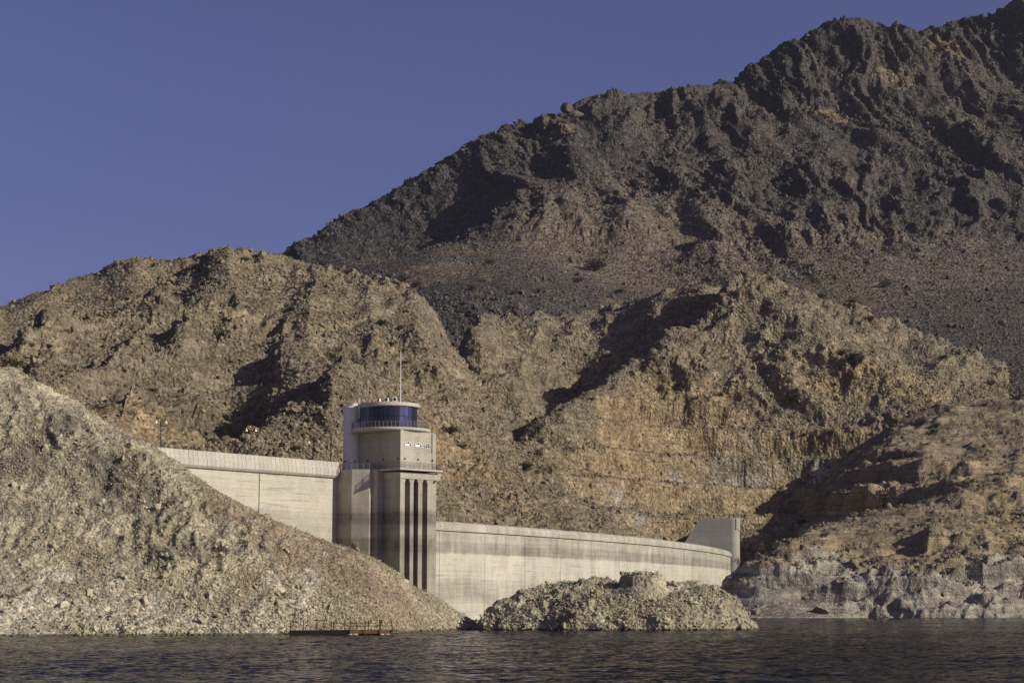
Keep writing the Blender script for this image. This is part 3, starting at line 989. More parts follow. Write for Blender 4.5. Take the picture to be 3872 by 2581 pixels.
class MB:
    """collects solids into one mesh"""

    def __init__(self):
        self.v, self.f = [], []

    def add(self, v, f):
        o = len(self.v)
        self.v += [tuple(map(float, p)) for p in v]
        self.f += [tuple(i + o for i in q) for q in f]
        return self

    def box(self, x0, x1, y0, y1, z0, z1):
        v = [(x0, y0, z0), (x1, y0, z0), (x1, y1, z0), (x0, y1, z0), (x0, y0, z1), (x1, y0, z1), (x1, y1, z1), (x0, y1, z1)]
        return self.add(v, [(0, 3, 2, 1), (4, 5, 6, 7), (0, 1, 5, 4), (1, 2, 6, 5), (2, 3, 7, 6), (3, 0, 4, 7)])

    def prism(self, poly, z0, z1):
        n = len(poly)
        v = [(p[0], p[1], z0) for p in poly] + [(p[0], p[1], z1) for p in poly]
        f = [tuple(range(n - 1, -1, -1)), tuple(range(n, 2 * n))] + [(i, (i + 1) % n, n + (i + 1) % n, n + i) for i in range(n)]
        return self.add(v, f)

    def tube(self, path, r, n=6, close=True):
        P = [Vector(p) for p in path]
        rr = r if hasattr(r, '__len__') else [r] * len(P)
        v, f = [], []
        for i, p in enumerate(P):
            d = (P[min(i + 1, len(P) - 1)] - P[max(i - 1, 0)]).normalized()
            a = d.cross(Vector((0.12, 0.31, 0.94)))
            if a.length < 1e-3:
                a = d.cross(Vector((1, 0, 0)))
            a.normalize()
            b = d.cross(a)
            for k in range(n):
                t = 2 * math.pi * k / n
                v.append(p + (a * math.cos(t) + b * math.sin(t)) * rr[i])
        for i in range(len(P) - 1):
            for k in range(n):
                f.append((i * n + k, i * n + (k + 1) % n, (i + 1) * n + (k + 1) % n, (i + 1) * n + k))
        if close:
            f.append(tuple(range(n - 1, -1, -1)))
            f.append(tuple((len(P) - 1) * n + k for k in range(n)))
        return self.add(v, f)

    def lathe(self, prof, cx, cy, n=32, a0=0.0, a1=2 * math.pi):
        full = abs(a1 - a0 - 2 * math.pi) < 1e-6
        m = n if full else n + 1
        v = [(cx + r * math.cos(a0 + (a1 - a0) * k / n), cy + r * math.sin(a0 + (a1 - a0) * k / n), z) for r, z in prof for k in range(m)]
        f = []
        for i in range(len(prof) - 1):
            for k in range(n):
                k2 = (k + 1) % m if full else k + 1
                f.append((i * m + k, i * m + k2, (i + 1) * m + k2, (i + 1) * m + k))
        return self.add(v, f)

    def mesh(self, name, mat, smooth=False):
        me = bpy.data.meshes.new(name)
        me.from_pydata(self.v, [], self.f)
        me.materials.append(MATS[mat] if isinstance(mat, str) else mat)
        if smooth:
            me.polygons.foreach_set('use_smooth', np.ones(len(me.polygons), bool))
        me.update()
        return me

    def build(self, name, mat, parent=None, smooth=False, bevel=0.0):
        me = self.mesh(name, mat, smooth)
        if bevel > 0:
            bm = bmesh.new()
            bm.from_mesh(me)
            ed = [e for e in bm.edges if len(e.link_faces) == 2 and e.calc_face_angle(0) > 0.6]
            bmesh.ops.bevel(bm, geom=ed, offset=bevel, segments=1, affect='EDGES')
            bm.to_mesh(me)
            bm.free()
        return link(bpy.data.objects.new(name, me), parent)


# ------------------------------------------------------------------ materials of made things
def concrete(name, base, stain, bands, streak=0.5, lines=0.5, cell=None):
    """cast concrete: lift lines, run-off streaks and the marks left by earlier water levels; bands = [(z, share of stain)]"""
    t = NT(name)
    p = t.pos()
    zz = t.new('ShaderNodeSeparateXYZ')
    t.l.new(p, zz.inputs[0])
    wob = t.noise(p, 0.35, 4, 0.6)
    zw = t.math('ADD', zz.outputs[2], t.math('MULTIPLY', t.math('SUBTRACT', wob, 0.5), 0.7))
    ramp = t.new('ShaderNodeValToRGB')
    t.l.new(t.math('DIVIDE', zw, 40.0), ramp.inputs[0])
    cr = ramp.color_ramp
    while len(cr.elements) > 1:
        cr.elements.remove(cr.elements[-1])
    for i, (z, s) in enumerate(bands):
        e = cr.elements[0] if i == 0 else cr.elements.new(z / 40.0)
        e.position = max(0, z / 40.0)
        e.color = (s, s, s, 1)
    st = t.noise(t.pos((0.62, 0.62, 0.11)), 1.0, 6, 0.68)
    st2 = t.noise(t.pos((0.16, 0.16, 0.09)), 1.0, 5, 0.65)
    hz = t.noise(t.pos((0.035, 0.035, 1.9)), 1.0, 5, 0.7)
    blot = t.noise(p, 0.22, 6, 0.65)
    s = t.math('ADD', ramp.outputs[0], t.math('MULTIPLY', t.math('SUBTRACT', st, 0.5), streak))
    s = t.math('ADD', s, t.math('MULTIPLY', t.math('SUBTRACT', st2, 0.5), streak))
    s = t.math('ADD', s, t.math('MULTIPLY', t.math('SUBTRACT', hz, 0.5), lines))
    s = t.math('ADD', s, t.math('MULTIPLY', t.math('SUBTRACT', blot, 0.5), 0.9))
    s = t.mapr(s, 0.0, 1.0, 0.0, 1.0, False)
    col = t.mix(s, base, stain)
    fine = t.noise(p, 2.6, 6, 0.7)
    col = t.mix(1.0, col, t.mapr(fine, 0.25, 0.75, 0.86, 1.12), 'MULTIPLY')
    ln = t.mapr(t.noise(t.pos((0.10, 0.10, 3.4)), 1.0, 3, 0.6), 0.60, 0.70)
    col = t.mix(t.math('MULTIPLY', ln, lines * 0.55), col, (0.10, 0.095, 0.08))
    oi = t.new('ShaderNodeObjectInfo')
    col = t.mix(1.0, col, t.mapr(oi.outputs['Random'], 0, 1, 0.93, 1.05, False), 'MULTIPLY')
    nb = t.bump(hz, 0.05, 0.5)
    nb = t.bump(fine, 0.03, 0.5, nb)
    return t.out(col, 0.88, nb, 0.2)


concrete('concrete_spillway', (0.50, 0.475, 0.395), (0.17, 0.158, 0.132), [(0, 0.15), (3.2, 0.12), (4.2, 0.42), (7.2, 0.40), (8.6, 0.18), (12.6, 0.06), (13.3, 0.10), (13.7, 0.72), (15.6, 0.66), (16.2, 0.42), (18.0, 0.42), (18.4, 0.34), (20.0, 0.40)], 1.0, 0.8)
concrete('concrete_wall', (0.50, 0.475, 0.395), (0.20, 0.187, 0.158), [(0, 0.45), (13, 0.42), (14, 0.40), (18.5, 0.30), (20.4, 0.34), (20.8, 0.10), (27, 0.08), (31, 0.08)], 0.5, 0.9)
concrete('concrete_tower', (0.40, 0.38, 0.315), (0.085, 0.077, 0.064), [(0, 0.40), (11, 0.42), (12.4, 0.52), (14.0, 0.72), (15.4, 0.68), (16.2, 0.40), (17.8, 0.38), (18.6, 0.72), (20.2, 0.70), (20.9, 0.40), (22, 0.28), (26, 0.22), (29, 0.14), (40, 0.12)], 0.8, 0.45)
concrete('concrete_pale', (0.47, 0.455, 0.395), (0.25, 0.238, 0.20), [(0, 0.2), (26, 0.15), (40, 0.15)], 0.25, 0.06)
concrete('concrete_grey', (0.40, 0.385, 0.345), (0.18, 0.17, 0.148), [(0, 0.6), (16, 0.50), (19, 0.35), (24, 0.25), (27, 0.35), (40, 0.3)], 0.45, 0.25)


def plain(name, col, rough=0.6, spec=0.4, metal=0.0, vary=0.15, nscale=3.0, col2=None):
    t = NT(name)
    n = t.noise(t.pos(), nscale, 5, 0.65)
    c = t.mix(t.mapr(n, 0.3, 0.7), col, col2 if col2 else tuple(c * (1 - vary) for c in col))
    oi = t.new('ShaderNodeObjectInfo')
    c = t.mix(1.0, c, t.mapr(oi.outputs['Random'], 0, 1, 0.88, 1.1, False), 'MULTIPLY')
    return t.out(c, rough, t.bump(n, 0.01, 0.4), spec, metal)


plain('white_render', (0.74, 0.735, 0.72), 0.75, 0.2, 0, 0.10, 0.9)
plain('white_paint', (0.80, 0.80, 0.78), 0.5, 0.4, 0, 0.08)
plain('steel_rail', (0.20, 0.195, 0.185), 0.45, 0.5, 0.55, 0.2)
plain('black_metal', (0.022, 0.022, 0.025), 0.5, 0.5, 0.3, 0.2)
plain('gold_paint', (0.55, 0.42, 0.16), 0.4, 0.5, 0.4, 0.1)
plain('lamp_glass', (0.80, 0.78, 0.70), 0.35, 0.5, 0, 0.05)
plain('rust', (0.15, 0.085, 0.047), 0.85, 0.2, 0, 0.3, 4.0, (0.11, 0.05, 0.025))
plain('rust_board', (0.21, 0.125, 0.07), 0.85, 0.2, 0, 0.3, 2.0, (0.17, 0.08, 0.04))
plain('black_matte', (0.018, 0.017, 0.016), 0.8, 0.3, 0, 0.3)
plain('float_plastic', (0.55, 0.54, 0.48), 0.7, 0.3, 0, 0.35)
plain('drift_wood', (0.52, 0.47, 0.38), 0.9, 0.1, 0, 0.3)
plain('dry_twig', (0.36, 0.29, 0.19), 0.9, 0.1, 0, 0.35)
plain('brown_brush', (0.13, 0.095, 0.06), 0.95, 0.1, 0, 0.4)
plain('leaf_green', (0.065, 0.080, 0.025), 0.8, 0.2, 0, 0.35)
plain('leaf_olive', (0.048, 0.048, 0.022), 0.85, 0.2, 0, 0.35)
plain('leaf_grey', (0.070, 0.064, 0.042), 0.9, 0.1, 0, 0.35)
plain('stem_bark', (0.10, 0.075, 0.05), 0.9, 0.1, 0, 0.3)
plain('red_paint', (0.45, 0.04, 0.03), 0.5, 0.4, 0, 0.1)
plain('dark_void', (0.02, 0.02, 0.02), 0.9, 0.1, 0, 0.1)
plain('joint_soft', (0.27, 0.255, 0.22), 0.95, 0.1, 0, 0.2)
plain('joint_dark', (0.055, 0.05, 0.042), 0.95, 0.1, 0, 0.2)
for nm, c in (('glass_navy', (0.006, 0.008, 0.024)), ('glass_blue', (0.022, 0.040, 0.13)), ('glass_dark', (0.012, 0.012, 0.02))):
    t = NT(nm)
    oi = t.new('ShaderNodeObjectInfo')
    cc = t.mix(1.0, c, t.mapr(oi.outputs['Random'], 0, 1, 0.6, 1.5, False), 'MULTIPLY')
    nb = t.bump(t.noise(t.pos(), 0.35, 2, 0.5), 0.05, 0.5)
    t.out(cc, 0.07, nb, 0.7)

# ------------------------------------------------------------------ THE DAM
CREST = 30.2


def wall_x(y):
    return -33.4 + 0.763 * (y - 365.0)


dam = thing('dam', 'long curved concrete dam with precast parapet and overflow crest', 'dam')
wd = np.array([0.763, 1.0])
wd /= np.linalg.norm(wd)                       # along the left wall, away from the viewer
wn_ = np.array([wd[1], -wd[0]])                # out of its water face
WROT = math.atan2(wd[1], wd[0])


def wall_pt(s, o, z):
    """s metres along the left wall from its end at the tower, o out of its face"""
    return (-33.4 + wd[0] * s + wn_[0] * o, 365.0 + wd[1] * s + wn_[1] * o, z)


def s_of(px_src):
    u = (px_src - 1936) / 7200 / 1.0
    best = min(np.linspace(-80, 10, 1801), key=lambda s: abs((wall_pt(s, 0, 28)[0]) / (wall_pt(s, 0, 28)[1] * CP + 24 * SP) - u))
    return best


sj = s_of(987)
prof = [(-0.4, -4.0), (-0.4, 27.3), (-5.0, 27.3), (-5.0, -4.0)]


def wall_block(s0, s1, name='wall_block', parent=dam):
    m = MB()
    v = []
    for s in (s0, s1):
        for o, z in prof:
            v.append(wall_pt(s, o, z))
    m.add(v, [(0, 1, 2, 3), (4, 7, 6, 5), (0, 4, 5, 1), (1, 5, 6, 2), (2, 6, 7, 3), (3, 7, 4, 0)])
    return m.build(name, 'concrete_wall', parent)


for s0, s1 in ((-78, sj - 19.0), (sj - 18.95, sj - 0.03), (sj + 0.03, 4.0)):
    wall_block(s0, s1)
for s0 in (sj, sj - 18.97):
    jm = MB()
    a = [wall_pt(s0 - 0.05, -0.7, -4), wall_pt(s0 + 0.05, -0.7, -4), wall_pt(s0 + 0.05, -0.47, -4), wall_pt(s0 - 0.05, -0.47, -4)]
    jm.prism([(q[0], q[1]) for q in a], -4, 27.2)
    jm.build('joint_seal', 'joint_dark', dam)
pm = MB()
pm.tube([wall_pt(sj, -0.31, 26.9), wall_pt(sj, -0.31, 4)], 0.05)
pm.tube([wall_pt(sj, -0.31, 25.9), wall_pt(sj + 0.4, -0.28, 25.9)], 0.04)
pm.build('gauge_pipe', 'black_metal', dam)
# walkway and back wall of the crest
m = MB()
v = []
for s in (-78, 4.0):
    for o, z in [(-0.39, 27.35), (-0.39, 28.9), (-7.0, 28.9), (-7.0, 27.35)]:
        v.append(wall_pt(s, o, z))
m.add(v, [(0, 1, 2, 3), (4, 7, 6, 5), (0, 4, 5, 1), (1, 5, 6, 2), (2, 6, 7, 3), (3, 7, 4, 0)])
m.build('crest_road', 'concrete_grey', dam)
# precast parapet panels: one mesh, one object each
PW = 1.085
pprof = [(-0.35, 27.2), (0.05, 27.2), (0.42, 27.62), (0.42, 28.85), (0.17, 29.15), (0.17, 30.2), (-0.03, 30.2), (-0.03, 29.0), (-0.35, 28.95)]
m = MB()
n = len(pprof)
for s in (0.026, PW - 0.026):
    m.v += [(s, -o, z) for o, z in pprof]
m.f += [tuple(range(n)), tuple(range(2 * n - 1, n - 1, -1))] + [(i, i + n, (i + 1) % n + n, (i + 1) % n) for i in range(n)]
pme = m.mesh('parapet_panel', 'concrete_pale')
bm = bmesh.new()
bm.from_mesh(pme)
bmesh.ops.recalc_face_normals(bm, faces=bm.faces)
bm.to_mesh(pme)
bm.free()
npan = int((0.2 + 62) / PW)
rnd = random.Random(5)
for k in range(npan):
    s = 0.2 - (k + 1) * PW
    o = bpy.data.objects.new('parapet_panel', pme)
    link(o, dam)
    p = wall_pt(s, rnd.uniform(-0.012, 0.012), 0)
    o.location = p
    o.rotation_euler = (0, 0, WROT)
m = MB()
v = []
for s in (-68, 0.18):
    for o, z in [(0.04, 27.25), (0.38, 27.66), (0.38, 28.82), (0.13, 29.12), (0.13, 30.15), (0.0, 30.15), (0.0, 27.25)]:
        v.append(wall_pt(s, o, z))
k7 = 7
m.add(v, [tuple(range(6, -1, -1)), tuple(range(7, 14))] + [(i, (i + 1) % 7, (i + 1) % 7 + 7, i + 7) for i in range(7)])
m.build('parapet_core', 'joint_dark', dam)

# ---- the overflow crest
def sp_frame(y):
    x = np.polyval(cf, y)
    dx = np.polyval(np.polyder(cf), y)
    tg = np.array([dx, 1.0]) / math.hypot(dx, 1)
    return np.array([x, y]), tg, np.array([tg[1], -tg[0]])


def y_of_src(sx, z=16.0):
    ys = np.linspace(366, 690, 3241)
    xs = np.polyval(cf, ys)
    px = project(xs, ys, np.full_like(ys, z))[0] / S
    return ys[np.argmin(np.abs(px - sx))]


jx = [1600 + .5525 * q for q in (120, 430, 702, 945, 1162, 1350, 1484, 1632, 1735, 1845, 1940, 2020, 2080)]
jy = [372.5] + [y_of_src(q) for q in jx] + [612, 627, 640.2]
jy = [jy[0]] + [y for a, y in zip(jy, jy[1:]) if y > a + 1.0]
wallp = [(-0.25, -4.0), (-0.25, 18.0)]
lip = [(-0.24, 18.02), (0.12, 18.02), (0.16, 18.12), (0.16, 18.95), (0.05, 19.4), (-0.35, 19.75), (-0.9, 19.92), (-1.6, 19.93), (-2.6, 19.6), (-4.0, 18.6), (-6.0, 16.6), (-6.0, 16.0), (-0.6, 16.0)]
wallsec = [(-0.25, -4.0), (-0.25, 18.0), (-0.6, 18.0), (-0.6, 15.95), (-8.0, 15.95), (-14.0, 6.0), (-14.0, -4.0)]


def swept(sec, y0, y1, name, mat, parent, nseg=5):
    m = MB()
    n = len(sec)
    for k in range(nseg + 1):
        y = y0 + (y1 - y0) * k / nseg
        c, tg, nn = sp_frame(y)
        m.v += [(c[0] + nn[0] * o, c[1] + nn[1] * o, z) for o, z in sec]
    m.f.append(tuple(range(n)))
    m.f.append(tuple(range((nseg + 1) * n - 1, nseg * n - 1, -1)))
    for k in range(nseg):
        for i in range(n):
            a, b = k * n + i, k * n + (i + 1) % n
            m.f.append((a, a + n, b + n, b))
    ob = m.build(name, mat, parent)
    bm = bmesh.new()
    bm.from_mesh(ob.data)
    bmesh.ops.recalc_face_normals(bm, faces=bm.faces)
    bm.to_mesh(ob.data)
    bm.free()
    return ob


for y0, y1 in zip(jy, jy[1:]):
    b = swept(wallsec, y0 + 0.05, y1 - 0.05, 'spillway_block', 'concrete_spillway', dam)
    swept(lip, y0 + 0.03, y1 - 0.03, 'crest_lip', 'concrete_spillway', b)
swept([(-0.42, -4), (-0.42, 17.9), (-3, 17.9), (-3, -4)], jy[0] + 0.2, jy[-1] - 0.2, 'joint_filler', 'joint_dark', dam, 24)

# ---- training wall at the far end of the crest
ty = 641.0
c, tg, nn = sp_frame(ty)
dn = -nn                                        # downstream


def tw(a, b, z):
    """a downstream from the dam face, b along the dam"""
    return (c[0] + dn[0] * a + tg[0] * b, c[1] + dn[1] * a + tg[1] * b, z)


m = MB()
poly = [(0.0, -4), (0.0, 31.0), (10.3, 31.0), (19.0, 17.5), (28, 6), (28, -4)]
v = [tw(a, 0.0, z) for a, z in poly] + [tw(a, 5.4, z) for a, z in poly]
n = 6
m.add(v, [tuple(range(n)), tuple(range(2 * n - 1, n - 1, -1))] + [(i, i + n, (i + 1) % n + n, (i + 1) % n) for i in range(n)])
twall = m.build('training_wall', 'concrete_grey', dam)
m = MB()
arc = [(-2.7 * math.sin(math.pi * k / 20), 2.7 - 2.7 * math.cos(math.pi * k / 20)) for k in range(21)]
m.prism([tw(a, b, 0)[:2] for a, b in arc], -4, 31.0)
m.build('nose', 'concrete_grey', twall, smooth=False)
m = MB()
arc2 = [(-2.95 * math.sin(math.pi * k / 20), 2.7 - 2.95 * math.cos(math.pi * k / 20)) for k in range(4, 18)]
arc1 = [(-2.6 * math.sin(math.pi * k / 20), 2.7 - 2.6 * math.cos(math.pi * k / 20)) for k in range(17, 3, -1)]
m.prism([tw(a, b, 0)[:2] for a, b in arc2 + arc1], 27.2, 30.9)
m.build('nose_panel', 'concrete_grey', twall)
m = MB()
for a, b, z0, z1 in ((3.2, 0, 20, 30.9), (6.8, 0, 20, 30.9)):
    q = [tw(a - 0.03, -0.006, 0), tw(a + 0.03, -0.006, 0), tw(a + 0.03, 0.05, 0), tw(a - 0.03, 0.05, 0)]
    m.prism([(w[0], w[1]) for w in q], z0, z1)
for z in (28.0, 25.0, 22.0):
    q = [tw(0.1, -0.006, 0), tw(12, -0.006, 0), tw(12, 0.05, 0), tw(0.1, 0.05, 0)]
    m.prism([(w[0], w[1]) for w in q], z - 0.03, z + 0.03)
m.build('formwork_joint', 'joint_soft', twall)

# ---- the wall beyond it
rw = [(75.5, 648), (79, 690), (83.0, 722), (97.5, 724.5), (112, 719), (126, 712)]
m = MB()
for p0, p1 in zip(rw, rw[1:]):
    d = np.array(p1, float) - np.array(p0, float)
    d /= np.linalg.norm(d)
    nn2 = np.array([-d[1], d[0]]) * 5.0
    m.prism([p0, p1, (p1[0] + nn2[0], p1[1] + nn2[1]), (p0[0] + nn2[0], p0[1] + nn2[1])], -4, 31.0)
m.build('abutment_wall', 'concrete_grey', dam)

# ------------------------------------------------------------------ THE INTAKE TOWER
TD = 360.0
TX = (1514 - 1936) / 7200 * (TD * CP + 26 * SP)
RA = math.radians(46.5)
tower = thing('intake_tower', 'concrete intake tower with round blue-glass control room and white stair shaft', 'tower', (TX, TD, 0), RA)
Rv = np.array([math.cos(RA), math.sin(RA)])
Lv = np.array([-math.sin(RA), math.cos(RA)])


def tloc(x, y):
    r = np.array([x - TX, y - TD])
    return float(r @ Rv), float(r @ Lv)


def tworld(a, b):
    w = np.array([TX, TD]) + a * Rv + b * Lv
    return float(w[0]), float(w[1])


def a_of(src, b, z):
    aa = np.linspace(-3, 16, 1901)
    x = TX + aa * Rv[0] + b * Lv[0]
    y = TD + aa * Rv[1] + b * Lv[1]
    return float(aa[np.argmin(np.abs(project(x, y, np.full_like(x, z))[0] / S - src))])


def b_of(src, a, z):
    bb = np.linspace(-3, 20, 2301)
    x = TX + a * Rv[0] + bb * Lv[0]
    y = TD + a * Rv[1] + bb * Lv[1]
    return float(bb[np.argmin(np.abs(project(x, y, np.full_like(x, z))[0] / S - src))])


ZP, ZB = 28.75, 36.0
aR = a_of(1648, 0, 31)
bS = b_of(1431, 0.3, 20)
# shaft core and piers
core = MB()
core.box(0.3, aR, 3.0, bS, -4, 27.25)
core.build('shaft', 'concrete_tower', tower)
edges = [a_of(q, 0.3, 18) for q in (1510, 1529.7, 1549.6, 1563, 1580.5, 1596.3, 1615.6, 1634.9)]
edges[0] = 0.3
for k in range(4):
    m = MB()
    a0, a1 = edges[2 * k], edges[2 * k + 1]
    m.box(a0, a1, 0.3, 2.98, -4, 26.85)
    # haunches under the beam
    for x0, sx in ((a0, -1), (a1, 1)):
        if (k == 0 and sx == -1):
            continue
        v = [(x0, 0.32, 26.15), (x0, 0.32, 26.84), (x0 + sx * 0.3, 0.32, 26.84), (x0, 2.9, 26.15), (x0, 2.9, 26.84), (x0 + sx * 0.3, 2.9, 26.84)]
        m.add(v, [(0, 1, 2), (3, 5, 4), (0, 3, 4, 1), (1, 4, 5, 2), (2, 5, 3, 0)])
    m.build('pier', 'concrete_tower', tower)
m = MB()
am = (edges[3] + edges[4]) / 2
m.box(am + 0.05, am + 0.3, 1.2, 1.5, -4, 26.75)
m.box(am - 0.42, am - 0.3, 1.0, 1.3, -4, 26.75)
m.build('gate_rail', 'rust', tower)
aS = a_of(1649, 1.4, 20)
m = MB()
m.box(edges[7], aS, 1.4, 5, -4, 27.25)
m.build('side_wing', 'concrete_tower', tower)
# left face of the shaft in front of the core
m = MB()
m.box(0.28, 0.9, 2.97, bS - 0.02, -4, 27.23)
m.build('side_face', 'concrete_tower', tower)
m = MB()
m.box(0.15, aS - 0.05, 0.15, bS + 0.3, 26.85, 28.1)
m.build('ring_beam', 'concrete_tower', tower, bevel=0.03)
slab_a1 = a_of(1675, -0.9, 28)
slab_b1 = b_of(1414, -0.9, 28)
m = MB()
m.box(-0.9, slab_a1, -0.9, slab_b1, 28.4, ZP)
m.build('platform', 'concrete_pale', tower, bevel=0.03)
# control block
bL = 13.0
m = MB()
m.box(0.06, aR - 0.06, 0.22, bL, ZP + 0.003, ZB - 0.1)
blk = m.build('control_block', 'concrete_tower', tower)
m = MB()
w1 = a_of(1528.5, 0, 33)
w2 = a_of(1635, 0, 33)
m.box(0.0, w1, 0.0, 0.6, ZP + 0.004, ZB)
m.build('pilaster', 'concrete_tower', blk)
m = MB()
m.box(w2, aR, 0.0, 0.6, ZP + 0.004, ZB - 0.25)
m.build('pilaster', 'concrete_tower', blk)
m = MB()
m.box(w1 - 0.05, w2 + 0.05, 0.1, 0.3, ZP + 0.004, 32.0)
m.build('spandrel', 'concrete_tower', blk)
# arched windows
zc_src = 1300 + .3188 * 1195
for sx, sy in ((1543, 1184), (1581, 1196), (1617.5, 1207)):
    ac = a_of(sx, 0.2, 32.4)
    wx, wy = tworld(ac, 0.2)
    zz0 = at(sx * S, (1300 + .3188 * sy) * S, wy)[2]
    zb, zt = zz0 - 0.42, zz0 + 0.46
    hw = 0.83
    arch = [(-hw, zb), (hw, zb)] + [(hw * math.cos(t_), zb + 0.42 + 0.44 * math.sin(t_)) for t_ in np.linspace(0, math.pi, 13)]
    m = MB()
    m.add([(ac + x_, 0.205, z_) for x_, z_ in arch] + [(ac + x_, 0.16, z_) for x_, z_ in arch],
          [tuple(range(len(arch))), tuple(range(2 * len(arch) - 1, len(arch) - 1, -1))] + [(i, i + len(arch), (i + 1) % len(arch) + len(arch), (i + 1) % len(arch)) for i in range(len(arch))])
    w = m.build('window', 'glass_dark', blk)
    f = MB()
    f.box(ac - hw, ac + hw, 0.10, 0.158, zb, zb + 0.07)
    f.box(ac - hw, ac + hw, 0.10, 0.158, zb + 0.40, zb + 0.47)
    for x_ in (-hw, -0.3, 0.28, hw - 0.07):
        f.box(ac + x_, ac + x_ + 0.07, 0.098, 0.157, zb, zb + (0.85 if abs(x_) < 0.5 else 0.45))
    if sx < 1600:
        f.box(ac - hw + 0.1, ac + 0.3, 0.11, 0.156, zb + 0.05, zb + 0.38)
    for i in range(2, 14):
        p, q = arch[i], arch[i + 1]
        f.add([(ac + p[0], 0.158, p[1]), (ac + q[0], 0.158, q[1]), (ac + q[0] * 0.9, 0.158, q[1] - 0.06), (ac + p[0] * 0.9, 0.158, p[1] - 0.06),
               (ac + p[0], 0.10, p[1]), (ac + q[0], 0.10, q[1]), (ac + q[0] * 0.9, 0.10, q[1] - 0.06), (ac + p[0] * 0.9, 0.10, p[1] - 0.06)],
              [(0, 1, 2, 3), (4, 7, 6, 5), (0, 4, 5, 1), (3, 2, 6, 7), (0, 3, 7, 4), (1, 5, 6, 2)])
    f.build('frame', 'white_paint', w)
# wall lamps
lm = MB()
lm.box(-0.12, 0.12, -0.16, 0.0, -0.14, 0.16)
lm.box(-0.09, 0.09, -0.24, -0.155, -0.10, 0.02)
lme = lm.mesh('wall_lamp', 'black_metal')
for sx in (1530, 1581.5, 1635):
    o = link(bpy.data.objects.new('wall_lamp', lme), tower)
    o.location = (a_of(sx, 0, 30), 0.1 if 1535 < sx < 1630 else 0.0, 30.6)
for sx in (1391, 1450, 1504):
    o = link(bpy.data.objects.new('wall_lamp', lme), tower)
    o.location = (0.06, b_of(sx, 0, 30), 30.6)
    o.rotation_euler = (0, 0, -math.pi / 2)
# balcony and drum
ac_, bc_ = tloc((1478 - 1936) / 7200 * 369.4, 367.9)
BR = 7.7
m = MB()
m.lathe([(0, ZB - 0.03), (BR - 0.35, ZB - 0.03), (BR - 0.05, ZB + 0.16), (BR, ZB + 0.24), (BR, ZB + 0.62), (BR - 0.1, ZB + 0.66), (0, ZB + 0.66)], ac_, bc_, 96)
m.build('balcony', 'concrete_pale', tower)
ad, bd = tloc((1470 - 1936) / 7200 * 369.5, 368.1)
DR, ZD = 5.52, ZB + 0.66
ZT = at(1470 * S, 1534 * S, 362.6)[2]
ZR = at(1470 * S, 1517 * S, 362.1)[2]
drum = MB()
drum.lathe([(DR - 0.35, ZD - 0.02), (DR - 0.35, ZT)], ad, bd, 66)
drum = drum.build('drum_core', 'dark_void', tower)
NP = 34
zm = ZD + (ZT - ZD) * 0.55
grp = bpy.data.materials
tints = ['glass_navy', 'glass_navy', 'glass_dark', 'glass_navy', 'glass_blue']
pm1, pm2 = {}, {}
chord = 2 * DR * math.sin(math.pi / NP)
for tn in set(tints):
    for nm, za, zb_, dct in (('lower', ZD, zm - 0.03, pm1), ('upper', zm + 0.03, ZT, pm2)):
        q = MB()
        q.box(-0.03, 0.03, -chord / 2 + 0.025, chord / 2 - 0.025, za, zb_)
        dct[tn] = q.mesh('glass_pane', tn)
vis_t = {}
order = ['glass_blue', 'glass_navy', 'glass_blue', 'glass_navy', 'glass_navy', 'glass_navy', 'glass_navy', 'glass_navy', 'glass_blue', 'glass_blue', 'glass_blue', 'glass_navy', 'glass_navy', 'glass_navy', 'glass_dark']
for k in range(NP):
    th = 2 * math.pi * k / NP
    wx, wy = tworld(ad + DR * math.cos(th), bd + DR * math.sin(th))
    face = math.sin(RA + th)
    if face < 0.05:
        pxs = project(wx, wy, 37.0)[0] / S
        i = int(np.clip((pxs - 1359) / (1582 - 1359) * 15, 0, 14))
        xs = [1200 + .3188 * q for q in (500, 548, 565, 618, 680, 745, 815, 883, 945, 1007, 1060, 1107, 1145, 1172, 1192)]
        i = int(np.clip(np.searchsorted(xs, pxs) - 1, 0, 14))
        tn = order[i]
    else:
        tn = 'glass_navy'
    for dct in (pm1, pm2):
        o = link(bpy.data.objects.new('glass_pane', dct[tn]), drum)
        o.location = (ad + (DR - 0.05) * math.cos(th), bd + (DR - 0.05) * math.sin(th), 0)
        o.rotation_euler = (0, 0, th)
m = MB()
m.lathe([(0, ZT - 0.02), (DR + 0.05, ZT - 0.02), (DR + 0.42, ZT + 0.12), (DR + 0.46, ZT + 0.2), (DR + 0.46, ZR - 0.06), (DR + 0.4, ZR), (0, ZR)], ad, bd, 96)
m.build('roof', 'concrete_pale', tower)
